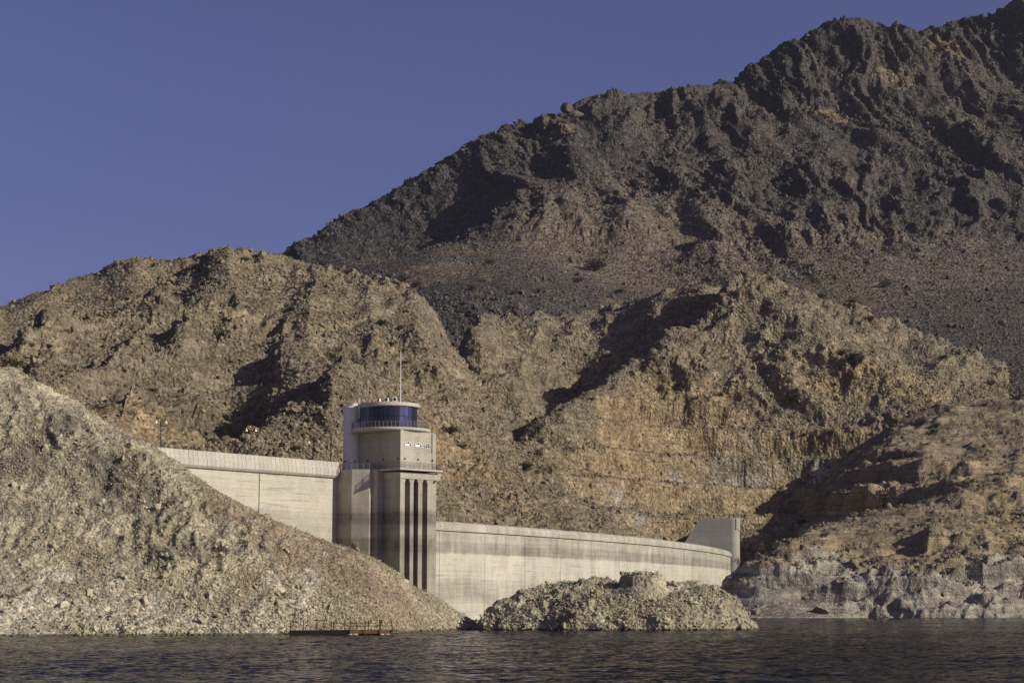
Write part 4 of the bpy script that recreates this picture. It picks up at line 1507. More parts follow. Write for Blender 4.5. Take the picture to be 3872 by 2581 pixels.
# stair shaft
cw = (1333.5 - 1936) / 7200 * 371.5
acy, bcy = tloc(cw, 369.5)
CR = 67 / 2 / 7200 * 371
m = MB()
ZC = ZR - 0.25
m.lathe([(CR, ZP - 0.05), (CR, ZC - 0.55), (CR + 0.28, ZC - 0.4), (CR + 0.28, ZC), (0, ZC + 0.02)], acy, bcy, 64)
stair = m.build('stair_shaft', 'white_render', tower)
m = MB()
m.lathe([(0.72, ZC), (0.72, ZC + 0.15), (0.62, ZC + 0.42), (0.35, ZC + 0.62), (0.0, ZC + 0.68)], acy - 0.1, bcy - 0.6, 24)
m.build('roof_dome', 'white_render', stair, smooth=True)
for sx in (1307, 1341.5):
    # lamps low on the white shaft
    for th in np.linspace(0, 2 * math.pi, 721):
        wx, wy = tworld(acy + CR * math.cos(th), bcy + CR * math.sin(th))
        if math.sin(RA + th) < -0.1 and abs(project(wx, wy, 30)[0] / S - sx) < 0.4:
            o = link(bpy.data.objects.new('wall_lamp', lme), tower)
            o.location = (acy + CR * math.cos(th), bcy + CR * math.sin(th), 30.6)
            o.rotation_euler = (0, 0, th + math.pi / 2)
            break


def railing(path, h, name, parent, closed=False, step=1.3, rails=4):
    m = MB()
    P = [Vector(p) for p in path]
    for i in range(len(P) - 1):
        a, b = P[i], P[i + 1]
        L = (b - a).length
        n = max(1, round(L / step))
        for k in range(n + (1 if i == len(P) - 2 else 0)):
            q = a.lerp(b, k / n)
            m.tube([q, q + Vector((0, 0, h))], 0.045, 5)
    for r in range(rails):
        z = h * (1 - r / (rails + 0.3))
        m.tube([p + Vector((0, 0, z)) for p in P], 0.05 if r == 0 else 0.036, 5)
    return m.build(name, 'steel_rail', parent)


th0 = np.linspace(0, 2 * math.pi, 61)
railing([(ac_ + (BR - 0.18) * math.cos(t_), bc_ + (BR - 0.18) * math.sin(t_), ZB + 0.66) for t_ in th0], 1.1, 'balcony_railing', tower, step=1.3, rails=4)
railing([(-0.8, slab_b1 - 0.1, ZP), (-0.8, -0.8, ZP), (slab_a1 - 0.1, -0.8, ZP), (slab_a1 - 0.1, 3.0, ZP)], 1.1, 'platform_railing', tower)
# polygonal buttress that carries the stair shaft
bpoly_w = [(wall_x(367.0) - 1.0, 369.0), ((1275 - 1936) / 7200 * 368.2, 365.8), ((1335 - 1936) / 7200 * 365.4, 362.8), ((1401 - 1936) / 7200 * 365.2, 362.6), ((1410 - 1936) / 7200 * 365.9, 363.3), ((1431 - 1936) / 7200 * 365.2, 362.6), (-18, 368), (-18, 380)]
m = MB()
m.prism([tloc(*q) for q in bpoly_w], -4, ZP - 0.02)
m.build('buttress', 'concrete_tower', tower)
# bell-mouth recesses of the low outlets
def square_funnel(cx_, cz_, along, out, half, parent):
    m = MB()
    ring = [(-half, -half), (half, -half), (half, half), (-half, half)]
    o2 = 0.35 * half
    v = [(cx_[0] + along[0] * x_ + out[0] * 0.03, cx_[1] + along[1] * x_ + out[1] * 0.03, cz_ + z_) for x_, z_ in ring]
    v += [(cx_[0] + along[0] * x_ * 0.3 - along[0] * 0.1 + out[0] * 0.28, cx_[1] + along[1] * x_ * 0.3 - along[1] * 0.1 + out[1] * 0.28, cz_ + z_ * 0.3) for x_, z_ in ring]
    m.add(v, [(0, 1, 5, 4), (1, 2, 6, 5), (2, 3, 7, 6), (3, 0, 4, 7), (4, 5, 6, 7)])
    return m.build('outlet_cover', 'concrete_tower', parent)


pB0, pB1 = np.array(tloc(*bpoly_w[2])), np.array(tloc(*bpoly_w[3]))
al = (pB1 - pB0) / np.linalg.norm(pB1 - pB0)
ou = np.array([al[1], -al[0]])
cz = at(1354 * S, 2059 * S, 363)[2]
square_funnel(pB0 + al * (np.linalg.norm(pB1 - pB0) * 0.29), cz, al, ou, 0.62, tower)
square_funnel(np.array([0.28, b_of(1494, 0.28, 14)]), at(1494 * S, 2058 * S, 361.5)[2], np.array([0, -1.0]), np.array([-1.0, 0]), 0.5, tower)
q1, q2, q3 = tloc(*bpoly_w[1]), tloc(*bpoly_w[2]), tloc(*bpoly_w[3])
railing([(*tloc(*bpoly_w[0]), ZP), (*q1, ZP), (q2[0], q2[1] + 0.1, ZP), (*q3, ZP), (-0.8, slab_b1, ZP)], 1.1, 'stair_railing', tower, rails=4)
# roof ladder with hoops, hand rails
def on_drum(src, r, z):
    for th in np.linspace(0, 2 * math.pi, 1441):
        wx, wy = tworld(ad + r * math.cos(th), bd + r * math.sin(th))
        if math.sin(RA + th) < 0.2 and abs(project(wx, wy, z)[0] / S - src) < 0.35:
            return ad + r * math.cos(th), bd + r * math.sin(th), th
    return ad, bd, 0


la, lb, lth = on_drum(1357.5, DR + 0.62, 38)
m = MB()
tgx, tgy = -math.sin(lth), math.cos(lth)
for e in (-0.24, 0.24):
    m.tube([(la + tgx * e, lb + tgy * e, ZT - 2.2), (la + tgx * e, lb + tgy * e, ZR + 1.0)], 0.045, 5)
for z in np.arange(ZT - 2.1, ZR + 0.9, 0.32):
    m.tube([(la - tgx * 0.24, lb - tgy * 0.24, z), (la + tgx * 0.24, lb + tgy * 0.24, z)], 0.025, 4)
m.build('roof_ladder', 'white_paint', tower)
m = MB()
for k in range(5):
    th = 0.55 + RA * 0 + k * 0.35
    p0 = (acy + 1.7 * math.cos(th + 2.2), bcy + 1.7 * math.sin(th + 2.2), ZC)
    m.tube([p0, (p0[0], p0[1], ZC + 1.0)], 0.03, 5)
pp = [(acy + 1.7 * math.cos(0.55 + k * 0.35 + 2.2), bcy + 1.7 * math.sin(0.55 + k * 0.35 + 2.2)) for k in range(5)]
for z in (0.5, 1.0):
    m.tube([(x_, y_, ZC + z) for x_, y_ in pp], 0.03, 5)
m.build('roof_handrail', 'steel_rail', tower)

# ---- things on the tower roof
mx, my, _ = on_drum(1514.5, DR - 1.2, 41)
wx, wy = tworld(mx, my)
mast = thing('antenna_mast', 'tall thin white mast standing on the control room roof', 'mast', (wx, wy, ZR))
topz = at(1511 * S, 1321 * S, wy)[2] - ZR
m = MB()
m.tube([(0, 0, 0), (0, 0, topz * 0.25), (0, 0, topz * 0.6), (-0.02, 0, topz)], [0.085, 0.075, 0.06, 0.045], 8)
pole = m.build('pole', 'white_paint', mast)
m = MB()
m.tube([(0, 0, topz), (0, 0, topz + 0.35)], 0.03, 5)
m.lathe([(0.10, topz - 0.05), (0.10, topz + 0.08), (0, topz + 0.1)], 0, 0, 8)
m.build('tip', 'black_metal', mast)
m = MB()
m.lathe([(0.3, 0.001), (0.3, 0.06), (0.12, 0.1)], 0, 0, 10)
m.build('base_plate', 'steel_rail', mast)
labels_ac = ['low air-conditioner unit on tower roof, left of the three', 'middle air-conditioner unit of the three on the tower roof', 'taller air-conditioner unit with round fan grille, nearest the mast']
for (sx, hgt, wid), lb_ in zip(((1433, 0.55, 0.62), (1462, 0.7, 0.72), (1493, 0.85, 0.85)), labels_ac):
    qa, qb, qth = on_drum(sx, DR - 0.5, 41)
    wx, wy = tworld(qa, qb)
    ac = thing('air_conditioner', lb_, 'air conditioner', (wx, wy, ZR), RA + qth + math.pi / 2 - 0.35, 'air conditioners on the tower roof')
    m = MB()
    m.box(-wid / 2, wid / 2, -0.18, 0.18, 0.08, 0.08 + hgt)
    m.build('casing', 'white_paint', ac, bevel=0.02)
    m = MB()
    m.box(-wid / 2 + 0.05, -wid / 2 + 0.12, -0.2, 0.2, 0.0, 0.078)
    m.box(wid / 2 - 0.12, wid / 2 - 0.05, -0.2, 0.2, 0.0, 0.078)
    m.build('foot_rail', 'black_metal', ac)
    m = MB()
    r_ = min(hgt, wid) * 0.36
    m.add([(r_ * math.cos(t_), -0.185, 0.08 + hgt / 2 + r_ * math.sin(t_)) for t_ in np.linspace(0, 2 * math.pi, 17)[:-1]], [tuple(range(16))])
    m.build('fan_grille', 'dark_void', ac)


# ------------------------------------------------------------------ LAMPS ON THE CREST
def street_lamp(loc, h, rz, label, group, arms=2, ornate=False):
    L = thing('street_lamp', label, 'street lamp', loc, rz, group)
    m = MB()
    m.lathe([(0.17, 0.0), (0.17, 0.5), (0.12, 0.62), (0.10, 0.9), (0.085, h * 0.95), (0.05, h)], 0, 0, 8)
    m.build('post', 'black_metal', L)
    m = MB()
    for s in ([-1, 1] if arms == 2 else [-1]):
        m.tube([(0, 0, h - 0.35), (s * 0.25, 0, h - 0.05), (s * 0.6, 0, h - 0.02), (s * 0.82, 0, h - 0.28), (s * 0.85, 0, h - 0.45)], 0.05, 5)
        m.tube([(0, 0, h - 0.75), (s * 0.25, 0, h - 0.6), (s * 0.5, 0, h - 0.35), (s * 0.55, 0, h - 0.1)], 0.04, 5)
    m.lathe([(0.0, h + 0.3), (0.07, h + 0.15), (0.03, h)], 0, 0, 6)
    m.build('arm', 'gold_paint' if ornate else 'black_metal', L)
    for s in ([-1, 1] if arms == 2 else [-1]):
        m = MB()
        m.lathe([(0.03, h - 0.42), (0.09, h - 0.5), (0.13, h - 0.72), (0.27, h - 0.95), (0.27, h - 1.0), (0.0, h - 1.0)], s * 0.85, 0, 12)
        m.build('lamp_shade', 'lamp_glass', L, smooth=True)
    m = MB()
    m.lathe([(0.1, 0.78), (0.12, 0.9), (0.1, 1.02)], 0, 0, 8)
    m.build('collar', 'gold_paint', L)
    return L


def lamp_at(src_x, src_top, off, label, arms=2, ornate=False, rz=0.3):
    s = min(np.linspace(-60, 6, 1321), key=lambda q: abs(project(*[np.float64(c_) for c_ in wall_pt(q, off, 30)])[0] / S - src_x))
    p = wall_pt(s, off, 28.9)
    h = at(src_x * S, src_top * S, p[1])[2] - 28.9 - 0.1
    return street_lamp(p, h, rz, label, 'lamps along the dam crest', arms, ornate)


lamp_at(606, 1577, -1.0, 'twin-headed black lamp post at the left end of the dam crest')
lamp_at(948, 1608, -1.0, 'ornate gold-armed lamp post midway along the left dam crest', 2, True)
lamp_at(1183, 1656, -6.3, 'twin-headed dark lamp post on the far crest edge near the tower')
lamp_at(1250, 1648, -6.3, 'single-armed thin lamp post beside the white stair shaft', 1)
for sx, sy, y_, lab, arms in ((2782, 1903, 690, 'tall twin lamp post behind the grey training wall', 2), (2794, 1914, 730, 'twin lamp post farther back behind the training wall nose', 2), (2860, 1960, 729, 'slim lamp post standing on the far abutment wall', 1)):
    x_ = at(sx * S, 1960 * S, y_)[0]
    top = at(sx * S, sy * S, y_)[2]
    street_lamp((x_, y_, 31.0), top - 31.0, 0.2, lab, 'lamps at the far dam end', arms)
# rounded mound behind the far wall
mound = thing('concrete_dome', 'low rounded grey dome behind the far abutment wall', 'dome', (at(2826 * S, 1985 * S, 732)[0], 734, 30.8))
m = MB()
m.lathe([(3.4, 0), (3.2, 0.7), (2.5, 1.35), (1.3, 1.8), (0, 1.95)], 0, 0, 24)
m.build('shell', 'concrete_grey', mound, smooth=True)
m = MB()
m.lathe([(3.6, -1.5), (3.6, 0.12), (3.35, 0.12)], 0, 0, 24)
m.build('rim', 'concrete_grey', mound)

# ------------------------------------------------------------------ PONTOON
PD = 232.0


def pz(zx, zy, D=PD):
    return at((1050 + .23375 * zx) * S, (2280 + .23375 * zy) * S, D)


x0, x1 = pz(195, 470)[0], pz(1865, 470)[0]
xm = pz(1165, 470)[0]
pon = thing('pontoon', 'rusty floating pontoon with chained posts moored by the left shore', 'pontoon', (x0, PD, 0))
LP, LM = x1 - x0, xm - x0
DW = 2.3
m = MB()
m.box(0.05, LM, 0.05, DW, 0.42, 0.56)
m.build('ramp_deck', 'rust', pon)
m = MB()
m.box(LM + 0.03, LP - 0.05, 0.05, DW, 0.46, 0.60)
m.build('deck', 'rust_board', pon)
m = MB()
m.add([(0, -0.02, 0.06), (0, 0.04, 0.06), (0, 0.04, 0.52), (0, -0.02, 0.52), (LM, -0.02, 0.02), (LM, 0.04, 0.02), (LM, 0.04, 0.64), (LM, -0.02, 0.64)],
      [(0, 1, 2, 3), (4, 7, 6, 5), (0, 4, 5, 1), (1, 5, 6, 2), (2, 6, 7, 3), (3, 7, 4, 0)])
m.build('dark_skirt', 'black_matte', pon)  # near-black strip along the front edge of the ramp deck
for za, zb_ in ((1180, 1388), (1408, 1640), (1662, 1838)):
    a, b = pz(za, 450)[0] - x0, pz(zb_, 450)[0] - x0
    m = MB()
    m.box(a, b, -0.03, 0.03, 0.18, 0.62)
    m.build('side_board', 'rust_board', pon)
heads = {}


def post(zx, ztop, row, lean=0.0, zlow=0.45, zbot=None):
    x = pz(zx, 400, PD + row)[0] - x0
    top = pz(zx, ztop, PD + row)[2]
    m = MB()
    m.add([(x - 0.06 - lean, row - 0.06, zlow), (x + 0.06 - lean, row - 0.06, zlow), (x + 0.06 - lean, row + 0.06, zlow), (x - 0.06 - lean, row + 0.06, zlow),
           (x - 0.06, row - 0.06, top), (x + 0.06, row - 0.06, top), (x + 0.06, row + 0.06, top), (x - 0.06, row + 0.06, top)],
          [(0, 3, 2, 1), (4, 5, 6, 7), (0, 1, 5, 4), (1, 2, 6, 5), (2, 3, 7, 6), (3, 0, 4, 7)])
    m.build('post', 'rust', pon)
    return (x, row, top)


back = [post(205, 300, 2.1), post(415, 290, 2.1), post(635, 298, 2.1), post(866, 283, 2.1), post(905, 280, 2.1), post(1087, 278, 2.1), post(1272, 275, 2.1), post(1465, 272, 2.1), post(1664, 278, 2.1)]
front = [post(1172, 275, -0.07, 0.03, 0.1), post(1422, 285, -0.07, 0.17, 0.05), post(1650, 265, -0.07, 0.0, 0.12), post(1842, 270, -0.07, -0.12, 0.1)]
for row in (back, front):
    for i, (p, q) in enumerate(zip(row, row[1:])):
        for lv, sag in ((0.18, 0.16), (0.55, 0.18)):
            if row is back and i == 0:
                continue
            pts_ = []
            for k in range(9):
                f = k / 8
                sg = sag * (2.6 if (row is back and i in (1, 2)) else 1.0)
                pts_.append((p[0] + (q[0] - p[0]) * f, p[1], (p[2] + (q[2] - p[2]) * f) - lv - sg * 4 * f * (1 - f)))
            m = MB()
            m.tube(pts_, 0.022, 4)
            m.build('chain', 'black_metal', pon)
for za, zb_ in ((1135, 1205), (1210, 1290), (1655, 1720), (1735, 1810)):
    a, b = pz(za, 490)[0] - x0, pz(zb_, 490)[0] - x0
    m = MB()
    m.tube([(a, 0.0, 0.06), (a + 0.04, 0.0, 0.06), ((a + b) / 2, 0.0, 0.06), (b - 0.04, 0.0, 0.06), (b, 0.0, 0.06)], [0.08, 0.12, 0.13, 0.12, 0.08], 10)
    m.build('drum_float', 'float_plastic', pon, smooth=True)
for za, zb_ in ((1310, 1500), (1510, 1645), (980, 1110)):
    a, b = pz(za, 490)[0] - x0, pz(zb_, 490)[0] - x0
    m = MB()
    m.tube([(a, 0.25, 0.1), (a + 0.04, 0.25, 0.1), (b - 0.04, 0.25, 0.1), (b, 0.25, 0.1)], [0.08, 0.14, 0.14, 0.08], 10)
    m.build('drum_float', 'black_matte', pon, smooth=True)
# trestle standing on the ramp deck
tz0 = pz(690, 420, PD + 1.2)
tres = thing('trestle_frame', 'thin rusty trestle with crossed legs and top beam on the pontoon', 'trestle', (float(tz0[0]), PD + 1.2, 0.56))


def tp(zx, zy):
    w = pz(zx, zy, PD + 1.2)
    return (float(w[0] - tz0[0]), 0.0, float(w[2] - 0.56))


m = MB()
a, b = tp(582, 277), tp(812, 266)
m.tube([a, b], 0.05, 6)
m.build('top_beam', 'rust', tres)
for a, b in ((tp(600, 285), tp(640, 380)), (tp(650, 285), tp(600, 400)), (tp(745, 272), tp(800, 418)), (tp(800, 270), tp(740, 418)), (tp(640, 330), tp(770, 330)), (tp(615, 415), tp(800, 412))):
    m = MB()
    b = (b[0], b[1], max(b[2], 0.002))
    m.tube([a, b], 0.022, 5)
    m.build('leg' if abs(a[2] - b[2]) > 0.15 else 'brace', 'rust', tres)

# ------------------------------------------------------------------ LOOSE ROCK
def rock_mesh(name, seed, mat, sub=1):
    bm = bmesh.new()
    bmesh.ops.create_icosphere(bm, subdivisions=sub, radius=1.0)
    r = np.random.RandomState(seed)
    ax = np.array([1.0, r.uniform(0.65, 0.95), r.uniform(0.5, 0.8)])
    cuts = [(v / np.linalg.norm(v), r.uniform(0.45, 0.8)) for v in r.normal(size=(7, 3))]
    for v in bm.verts:
        p = np.array(v.co)
        for n_, d_ in cuts:                     # shear flat faces off the lump
            e = p @ n_ - d_
            if e > 0:
                p = p - n_ * e
        v.co = p * ax * r.uniform(0.92, 1.08)
    me = bpy.data.meshes.new(name)
    bm.to_mesh(me)
    bm.free()
    me.materials.append(MATS[mat])
    return me


def stone_mat(name, cols, bump=0.15):
    t = NT(name)
    oi = t.new('ShaderNodeObjectInfo')
    cr = t.new('ShaderNodeValToRGB')
    t.l.new(oi.outputs['Random'], cr.inputs[0])
    e = cr.color_ramp.elements
    e[0].position, e[1].position = 0.0, 1.0
    e[0].color, e[1].color = (*cols[0], 1), (*cols[-1], 1)
    for k, c in enumerate(cols[1:-1]):
        el = e.new((k + 1) / (len(cols) - 1))
        el.color = (*c, 1)
    n = t.noise(t.pos(), 2.5, 5, 0.7)
    c = t.mix(1.0, cr.outputs[0], t.mapr(n, 0.3, 0.7, 0.72, 1.22), 'MULTIPLY')
    wz = t.new('ShaderNodeSeparateXYZ')
    t.l.new(t.pos(), wz.inputs[0])
    wet = t.mapr(wz.outputs[2], 0.12, 0.35)
    c = t.mix(wet, t.mix(1.0, c, (0.45, 0.4, 0.33), 'MULTIPLY'), c)
    return t.out(c, 0.92, t.bump(n, bump, 0.7), 0.15)


stone_mat('stone_grey', [(0.28, 0.25, 0.170), (0.36, 0.328, 0.230), (0.42, 0.388, 0.275), (0.52, 0.485, 0.352), (0.34, 0.288, 0.188), (0.46, 0.426, 0.305)])
stone_mat('stone_rust', [(0.25, 0.205, 0.145), (0.31, 0.26, 0.185), (0.36, 0.31, 0.225), (0.39, 0.348, 0.26), (0.29, 0.225, 0.152)])
stone_mat('stone_island', [(0.28, 0.25, 0.168), (0.36, 0.325, 0.224), (0.42, 0.382, 0.268), (0.33, 0.295, 0.20), (0.47, 0.43, 0.312)])
stone_mat('stone_tan', [(0.130, 0.110, 0.077), (0.21, 0.175, 0.120), (0.172, 0.146, 0.102), (0.275, 0.23, 0.16), (0.225, 0.188, 0.13)])
stone_mat('stone_dark', [(0.075, 0.069, 0.064), (0.112, 0.099, 0.086), (0.092, 0.084, 0.077), (0.145, 0.125, 0.102), (0.10, 0.091, 0.083)])
PROTO = bpy.data.collections.new('rock_prototypes')


def rubble(name, label, src, count, size, mat, pick, seed, power=2.6, sink=0.25, flat=False):
    """loose stones seated on a slope; one object, the stones are instances of six broken shapes"""
    vis = [v for v in VIS if v[5] == src][0]
    px, py, vd, P, N, _ = vis
    ok = (px > -120) & (px < 2472) & (P[:, 2] > -0.1) & (N[:, 1] < 0.35)
    w = pick(px, py, P, N) * ok
    r = np.random.RandomState(seed)
    idx = r.choice(len(P), count, p=w / w.sum())
    sc = size[0] * (1 - r.rand(count) * (1 - (size[0] / size[1]) ** power)) ** (-1 / power)
    sc = np.minimum(sc, size[1])
    if flat:
        sc = sc * (0.6 + 0.55 * np.exp(-np.maximum(P[idx, 2], 0) / 5.0))
    pos = P[idx] + r.normal(size=(count, 3)) * 0.12 + N[idx] * (sc * (0.35 - sink))[:, None]
    me = bpy.data.meshes.new(name)
    me.vertices.add(count)
    me.vertices.foreach_set('co', pos.astype(np.float32).ravel())
    a = me.attributes.new('rot', 'FLOAT_VECTOR', 'POINT')
    a.data.foreach_set('vector', (r.rand(count, 3) * 6.283).astype(np.float32).ravel())
    a = me.attributes.new('scl', 'FLOAT', 'POINT')
    a.data.foreach_set('value', sc.astype(np.float32))
    a = me.attributes.new('pick', 'INT', 'POINT')
    a.data.foreach_set('value', r.randint(0, 6, count).astype(np.int32))
    ob = link(bpy.data.objects.new(name, me))
    ob['kind'] = 'stuff'
    ob['label'] = label
    ob['category'] = 'stones'
    col = bpy.data.collections.new('shapes_' + mat)
    for k in range(6):
        o = bpy.data.objects.new('stone_shape', rock_mesh('stone_shape', seed * 10 + k, mat))
        col.objects.link(o)
    ng = bpy.data.node_groups.new('scatter_' + name, 'GeometryNodeTree')
    ng.interface.new_socket('Geometry', in_out='INPUT', socket_type='NodeSocketGeometry')
    ng.interface.new_socket('Geometry', in_out='OUTPUT', socket_type='NodeSocketGeometry')
    n, l = ng.nodes, ng.links
    gi, go = n.new('NodeGroupInput'), n.new('NodeGroupOutput')
    iop = n.new('GeometryNodeInstanceOnPoints')
    ci = n.new('GeometryNodeCollectionInfo')
    ci.inputs['Collection'].default_value = col
    ci.inputs['Separate Children'].default_value = True
    ci.inputs['Reset Children'].default_value = True
    iop.inputs['Pick Instance'].default_value = True
    for nm, typ, sock in (('rot', 'FLOAT_VECTOR', 'Rotation'), ('scl', 'FLOAT', 'Scale'), ('pick', 'INT', 'Instance Index')):
        na = n.new('GeometryNodeInputNamedAttribute')
        na.data_type = typ
        na.inputs['Name'].default_value = nm
        out = [o_ for o_ in na.outputs if o_.enabled and o_.name == 'Attribute'][0]
        if nm == 'rot':
            e2r = n.new('FunctionNodeEulerToRotation')
            l.new(out, e2r.inputs[0])
            out = e2r.outputs[0]
        l.new(out, iop.inputs[sock])
    l.new(gi.outputs[0], iop.inputs['Points'])
    l.new(ci.outputs[0], iop.inputs['Instance'])
    l.new(iop.outputs[0], go.inputs[0])
    md = ob.modifiers.new('scatter', 'NODES')
    md.node_group = ng
    return ob


def patch(P, scale, lo, hi, off=0):
    return sstep(lo, hi, fbm((P + off).astype(np.float32), scale, 3))


def redness(P):
    return blob(P, [(560, 1190, 258, 9), (640, 1240, 255, 9), (720, 1290, 255, 9), (820, 1340, 255, 10), (700, 1300, 250, 7), (900, 1380, 256, 8), (850, 1400, 250, 6), (450, 1110, 272, 8), (150, 930, 285, 9), (60, 880, 290, 10), (960, 1400, 262, 8)], 8)


rubble('shore_rubble', 'grey broken stones covering the left shore slope', 'left_shore_slope', 60000, (0.085, 0.5), 'stone_grey',
       lambda px, py, P, N: (0.25 + patch(P, 9, -0.25, 0.25)) * (1 - 0.85 * np.clip(redness(P) * 1.3, 0, 1)), 11, 2.6, 0.38, True)
rubble('rusty_rubble', 'rust brown stones in bands on the left shore slope', 'left_shore_slope', 20000, (0.08, 0.4), 'stone_rust',
       lambda px, py, P, N: np.clip(redness(P) * 1.3, 0.02, 1), 12, 2.6, 0.38, True)
rubble('island_rubble', 'jagged grey stones covering the rock island', 'rock_island', 20000, (0.075, 0.42), 'stone_island',
       lambda px, py, P, N: 0.25 + patch(P, 4, -0.2, 0.3), 13, 2.6, 0.38)
rubble('hill_rubble', 'tan scree scattered over the left hill', 'left_hill', 42000, (0.28, 1.5), 'stone_tan',
       lambda px, py, P, N: 0.2 + patch(P, 40, -0.3, 0.3), 14)
rubble('spur_rubble', 'tan scree scattered over the middle spur', 'middle_spur', 9000, (0.35, 1.7), 'stone_tan',
       lambda px, py, P, N: 0.2 + patch(P, 40, -0.3, 0.3), 15)
rubble('bench_rubble', 'tan scree scattered over the right hill', 'right_hill', 26000, (0.28, 1.5), 'stone_tan',
       lambda px, py, P, N: (0.2 + patch(P, 40, -0.3, 0.3)) * (0.25 + 0.75 * sstep(0.45, 0.75, N[:, 2])), 16)
rubble('bluff_rubble', 'brown stones lying on the right bluff', 'right_bluff', 14000, (0.2, 1.2), 'stone_tan',
       lambda px, py, P, N: (0.1 + patch(P, 30, -0.2, 0.3)) * sstep(0.4, 0.7, N[:, 2]) * sstep(4, 14, P[:, 2]), 17)
rubble('mountain_rubble', 'dark scree scattered over the far mountain', 'far_mountain', 36000, (0.6, 3.2), 'stone_dark',
       lambda px, py, P, N: 0.2 + patch(P, 90, -0.3, 0.3), 18)

# the largest blocks, one by one
def boulders(src, count, size, mat, seed, pick):
    vis = [v for v in VIS if v[5] == src][0]
    px, py, vd, P, N, _ = vis
    w = pick(px, py, P, N) * ((px > 0) & (px < 2352) & (P[:, 2] > 0.1) & (N[:, 1] < 0.2))
    r = np.random.RandomState(seed)
    idx = r.choice(len(P), count, p=w / w.sum(), replace=False)
    shapes = [rock_mesh('boulder', seed * 7 + k, mat, 2) for k in range(6)]
    host = bpy.data.objects[src]
    for j, i in enumerate(idx):
        o = bpy.data.objects.new('boulder', shapes[j % 6])
        link(o, host)
        s = r.uniform(*size) ** 1.0
        o.location = P[i] + N[i] * s * 0.12
        o.rotation_euler = r.rand(3) * 6.28
        o.scale = (s, s * r.uniform(0.75, 1.1), s * r.uniform(0.7, 1.0))


boulders('left_shore_slope', 90, (0.4, 0.85), 'stone_grey', 21, lambda px, py, P, N: (0.3 + patch(P, 9, -0.1, 0.3)) * (1 - 0.7 * np.clip(redness(P), 0, 1)))
boulders('rock_island', 60, (0.35, 0.7), 'stone_island', 22, lambda px, py, P, N: 0.3 + patch(P, 4, -0.1, 0.3))
boulders('right_hill', 40, (1.2, 2.6), 'stone_tan', 23, lambda px, py, P, N: (0.05 + patch(P, 40, 0, 0.3)) * sstep(0.4, 0.7, N[:, 2]))
boulders('left_hill', 50, (1.2, 2.4), 'stone_tan', 24, lambda px, py, P, N: 0.05 + patch(P, 40, 0, 0.3))
boulders('right_bluff', 30, (0.8, 2.0), 'stone_tan', 25, lambda px, py, P, N: (0.05 + patch(P, 30, 0, 0.3)) * sstep(0.4, 0.7, N[:, 2]))

# the tooth on the far skyline
cg = at(1301, 246, 1328)
for dx, dz, sx, sz, sd_ in ((0, -1.5, 5.2, 9.5, 51), (7.0, -5.0, 6.5, 6.0, 52)):
    o = link(bpy.data.objects.new('crag', rock_mesh('crag', sd_, 'stone_dark', 2)), bpy.data.objects['far_mountain'])
    o.location = (cg[0] + dx, cg[1], cg[2] + dz)
    o.scale = (sx, 4.5, sz)

# the flat-topped knob on the island
kn = at(1474, 1345, 271)
m = MB()
rk = random.Random(3)
rings = []
for z, r0 in ((-2.2, 5.2), (-0.9, 4.2), (-0.3, 3.35), (0.3, 3.15), (0.8, 3.05), (1.1, 3.0), (1.32, 2.6), (1.42, 1.4), (1.45, 0.01)):
    rings.append((z, r0))
nn_ = 44
V = []
for z, r0 in rings:
    for k in range(nn_):
        th = 2 * math.pi * k / nn_
        V.append((r0 * math.cos(th) * (1 + 0.09 * math.sin(3 * th + z) + 0.05 * math.sin(7 * th + 2) + rk.uniform(-0.04, 0.04)), 0.75 * r0 * math.sin(th) * (1 + rk.uniform(-0.035, 0.035)), z + rk.uniform(-0.07, 0.07)))
Fc = []
for i in range(len(rings) - 1):
    for k in range(nn_):
        Fc.append((i * nn_ + k, i * nn_ + (k + 1) % nn_, (i + 1) * nn_ + (k + 1) % nn_, (i + 1) * nn_ + k))
m.add([(kn[0] + a, 270.5 + b, kn[2] + c_ + 0.25) for a, b, c_ in V], Fc)
knob = m.build('rock_knob', 'rock_island', bpy.data.objects['rock_island'])
rk2 = np.random.RandomState(9)
shapes = [rock_mesh('boulder', 400 + k, 'stone_island', 2) for k in range(4)]
for k in range(46):
    o = link(bpy.data.objects.new('boulder', shapes[k % 4]), bpy.data.objects['rock_island'])
    th, rr = rk2.uniform(0, 6.28), math.sqrt(rk2.rand()) * 2.9
    s = rk2.uniform(0.22, 0.5)
    o.location = (kn[0] + rr * math.cos(th), 270.5 + 0.75 * rr * math.sin(th), kn[2] + 1.65 + rk2.uniform(0, 0.18))
    o.rotation_euler = rk2.rand(3) * 6.28
    o.scale = (s, s, s)

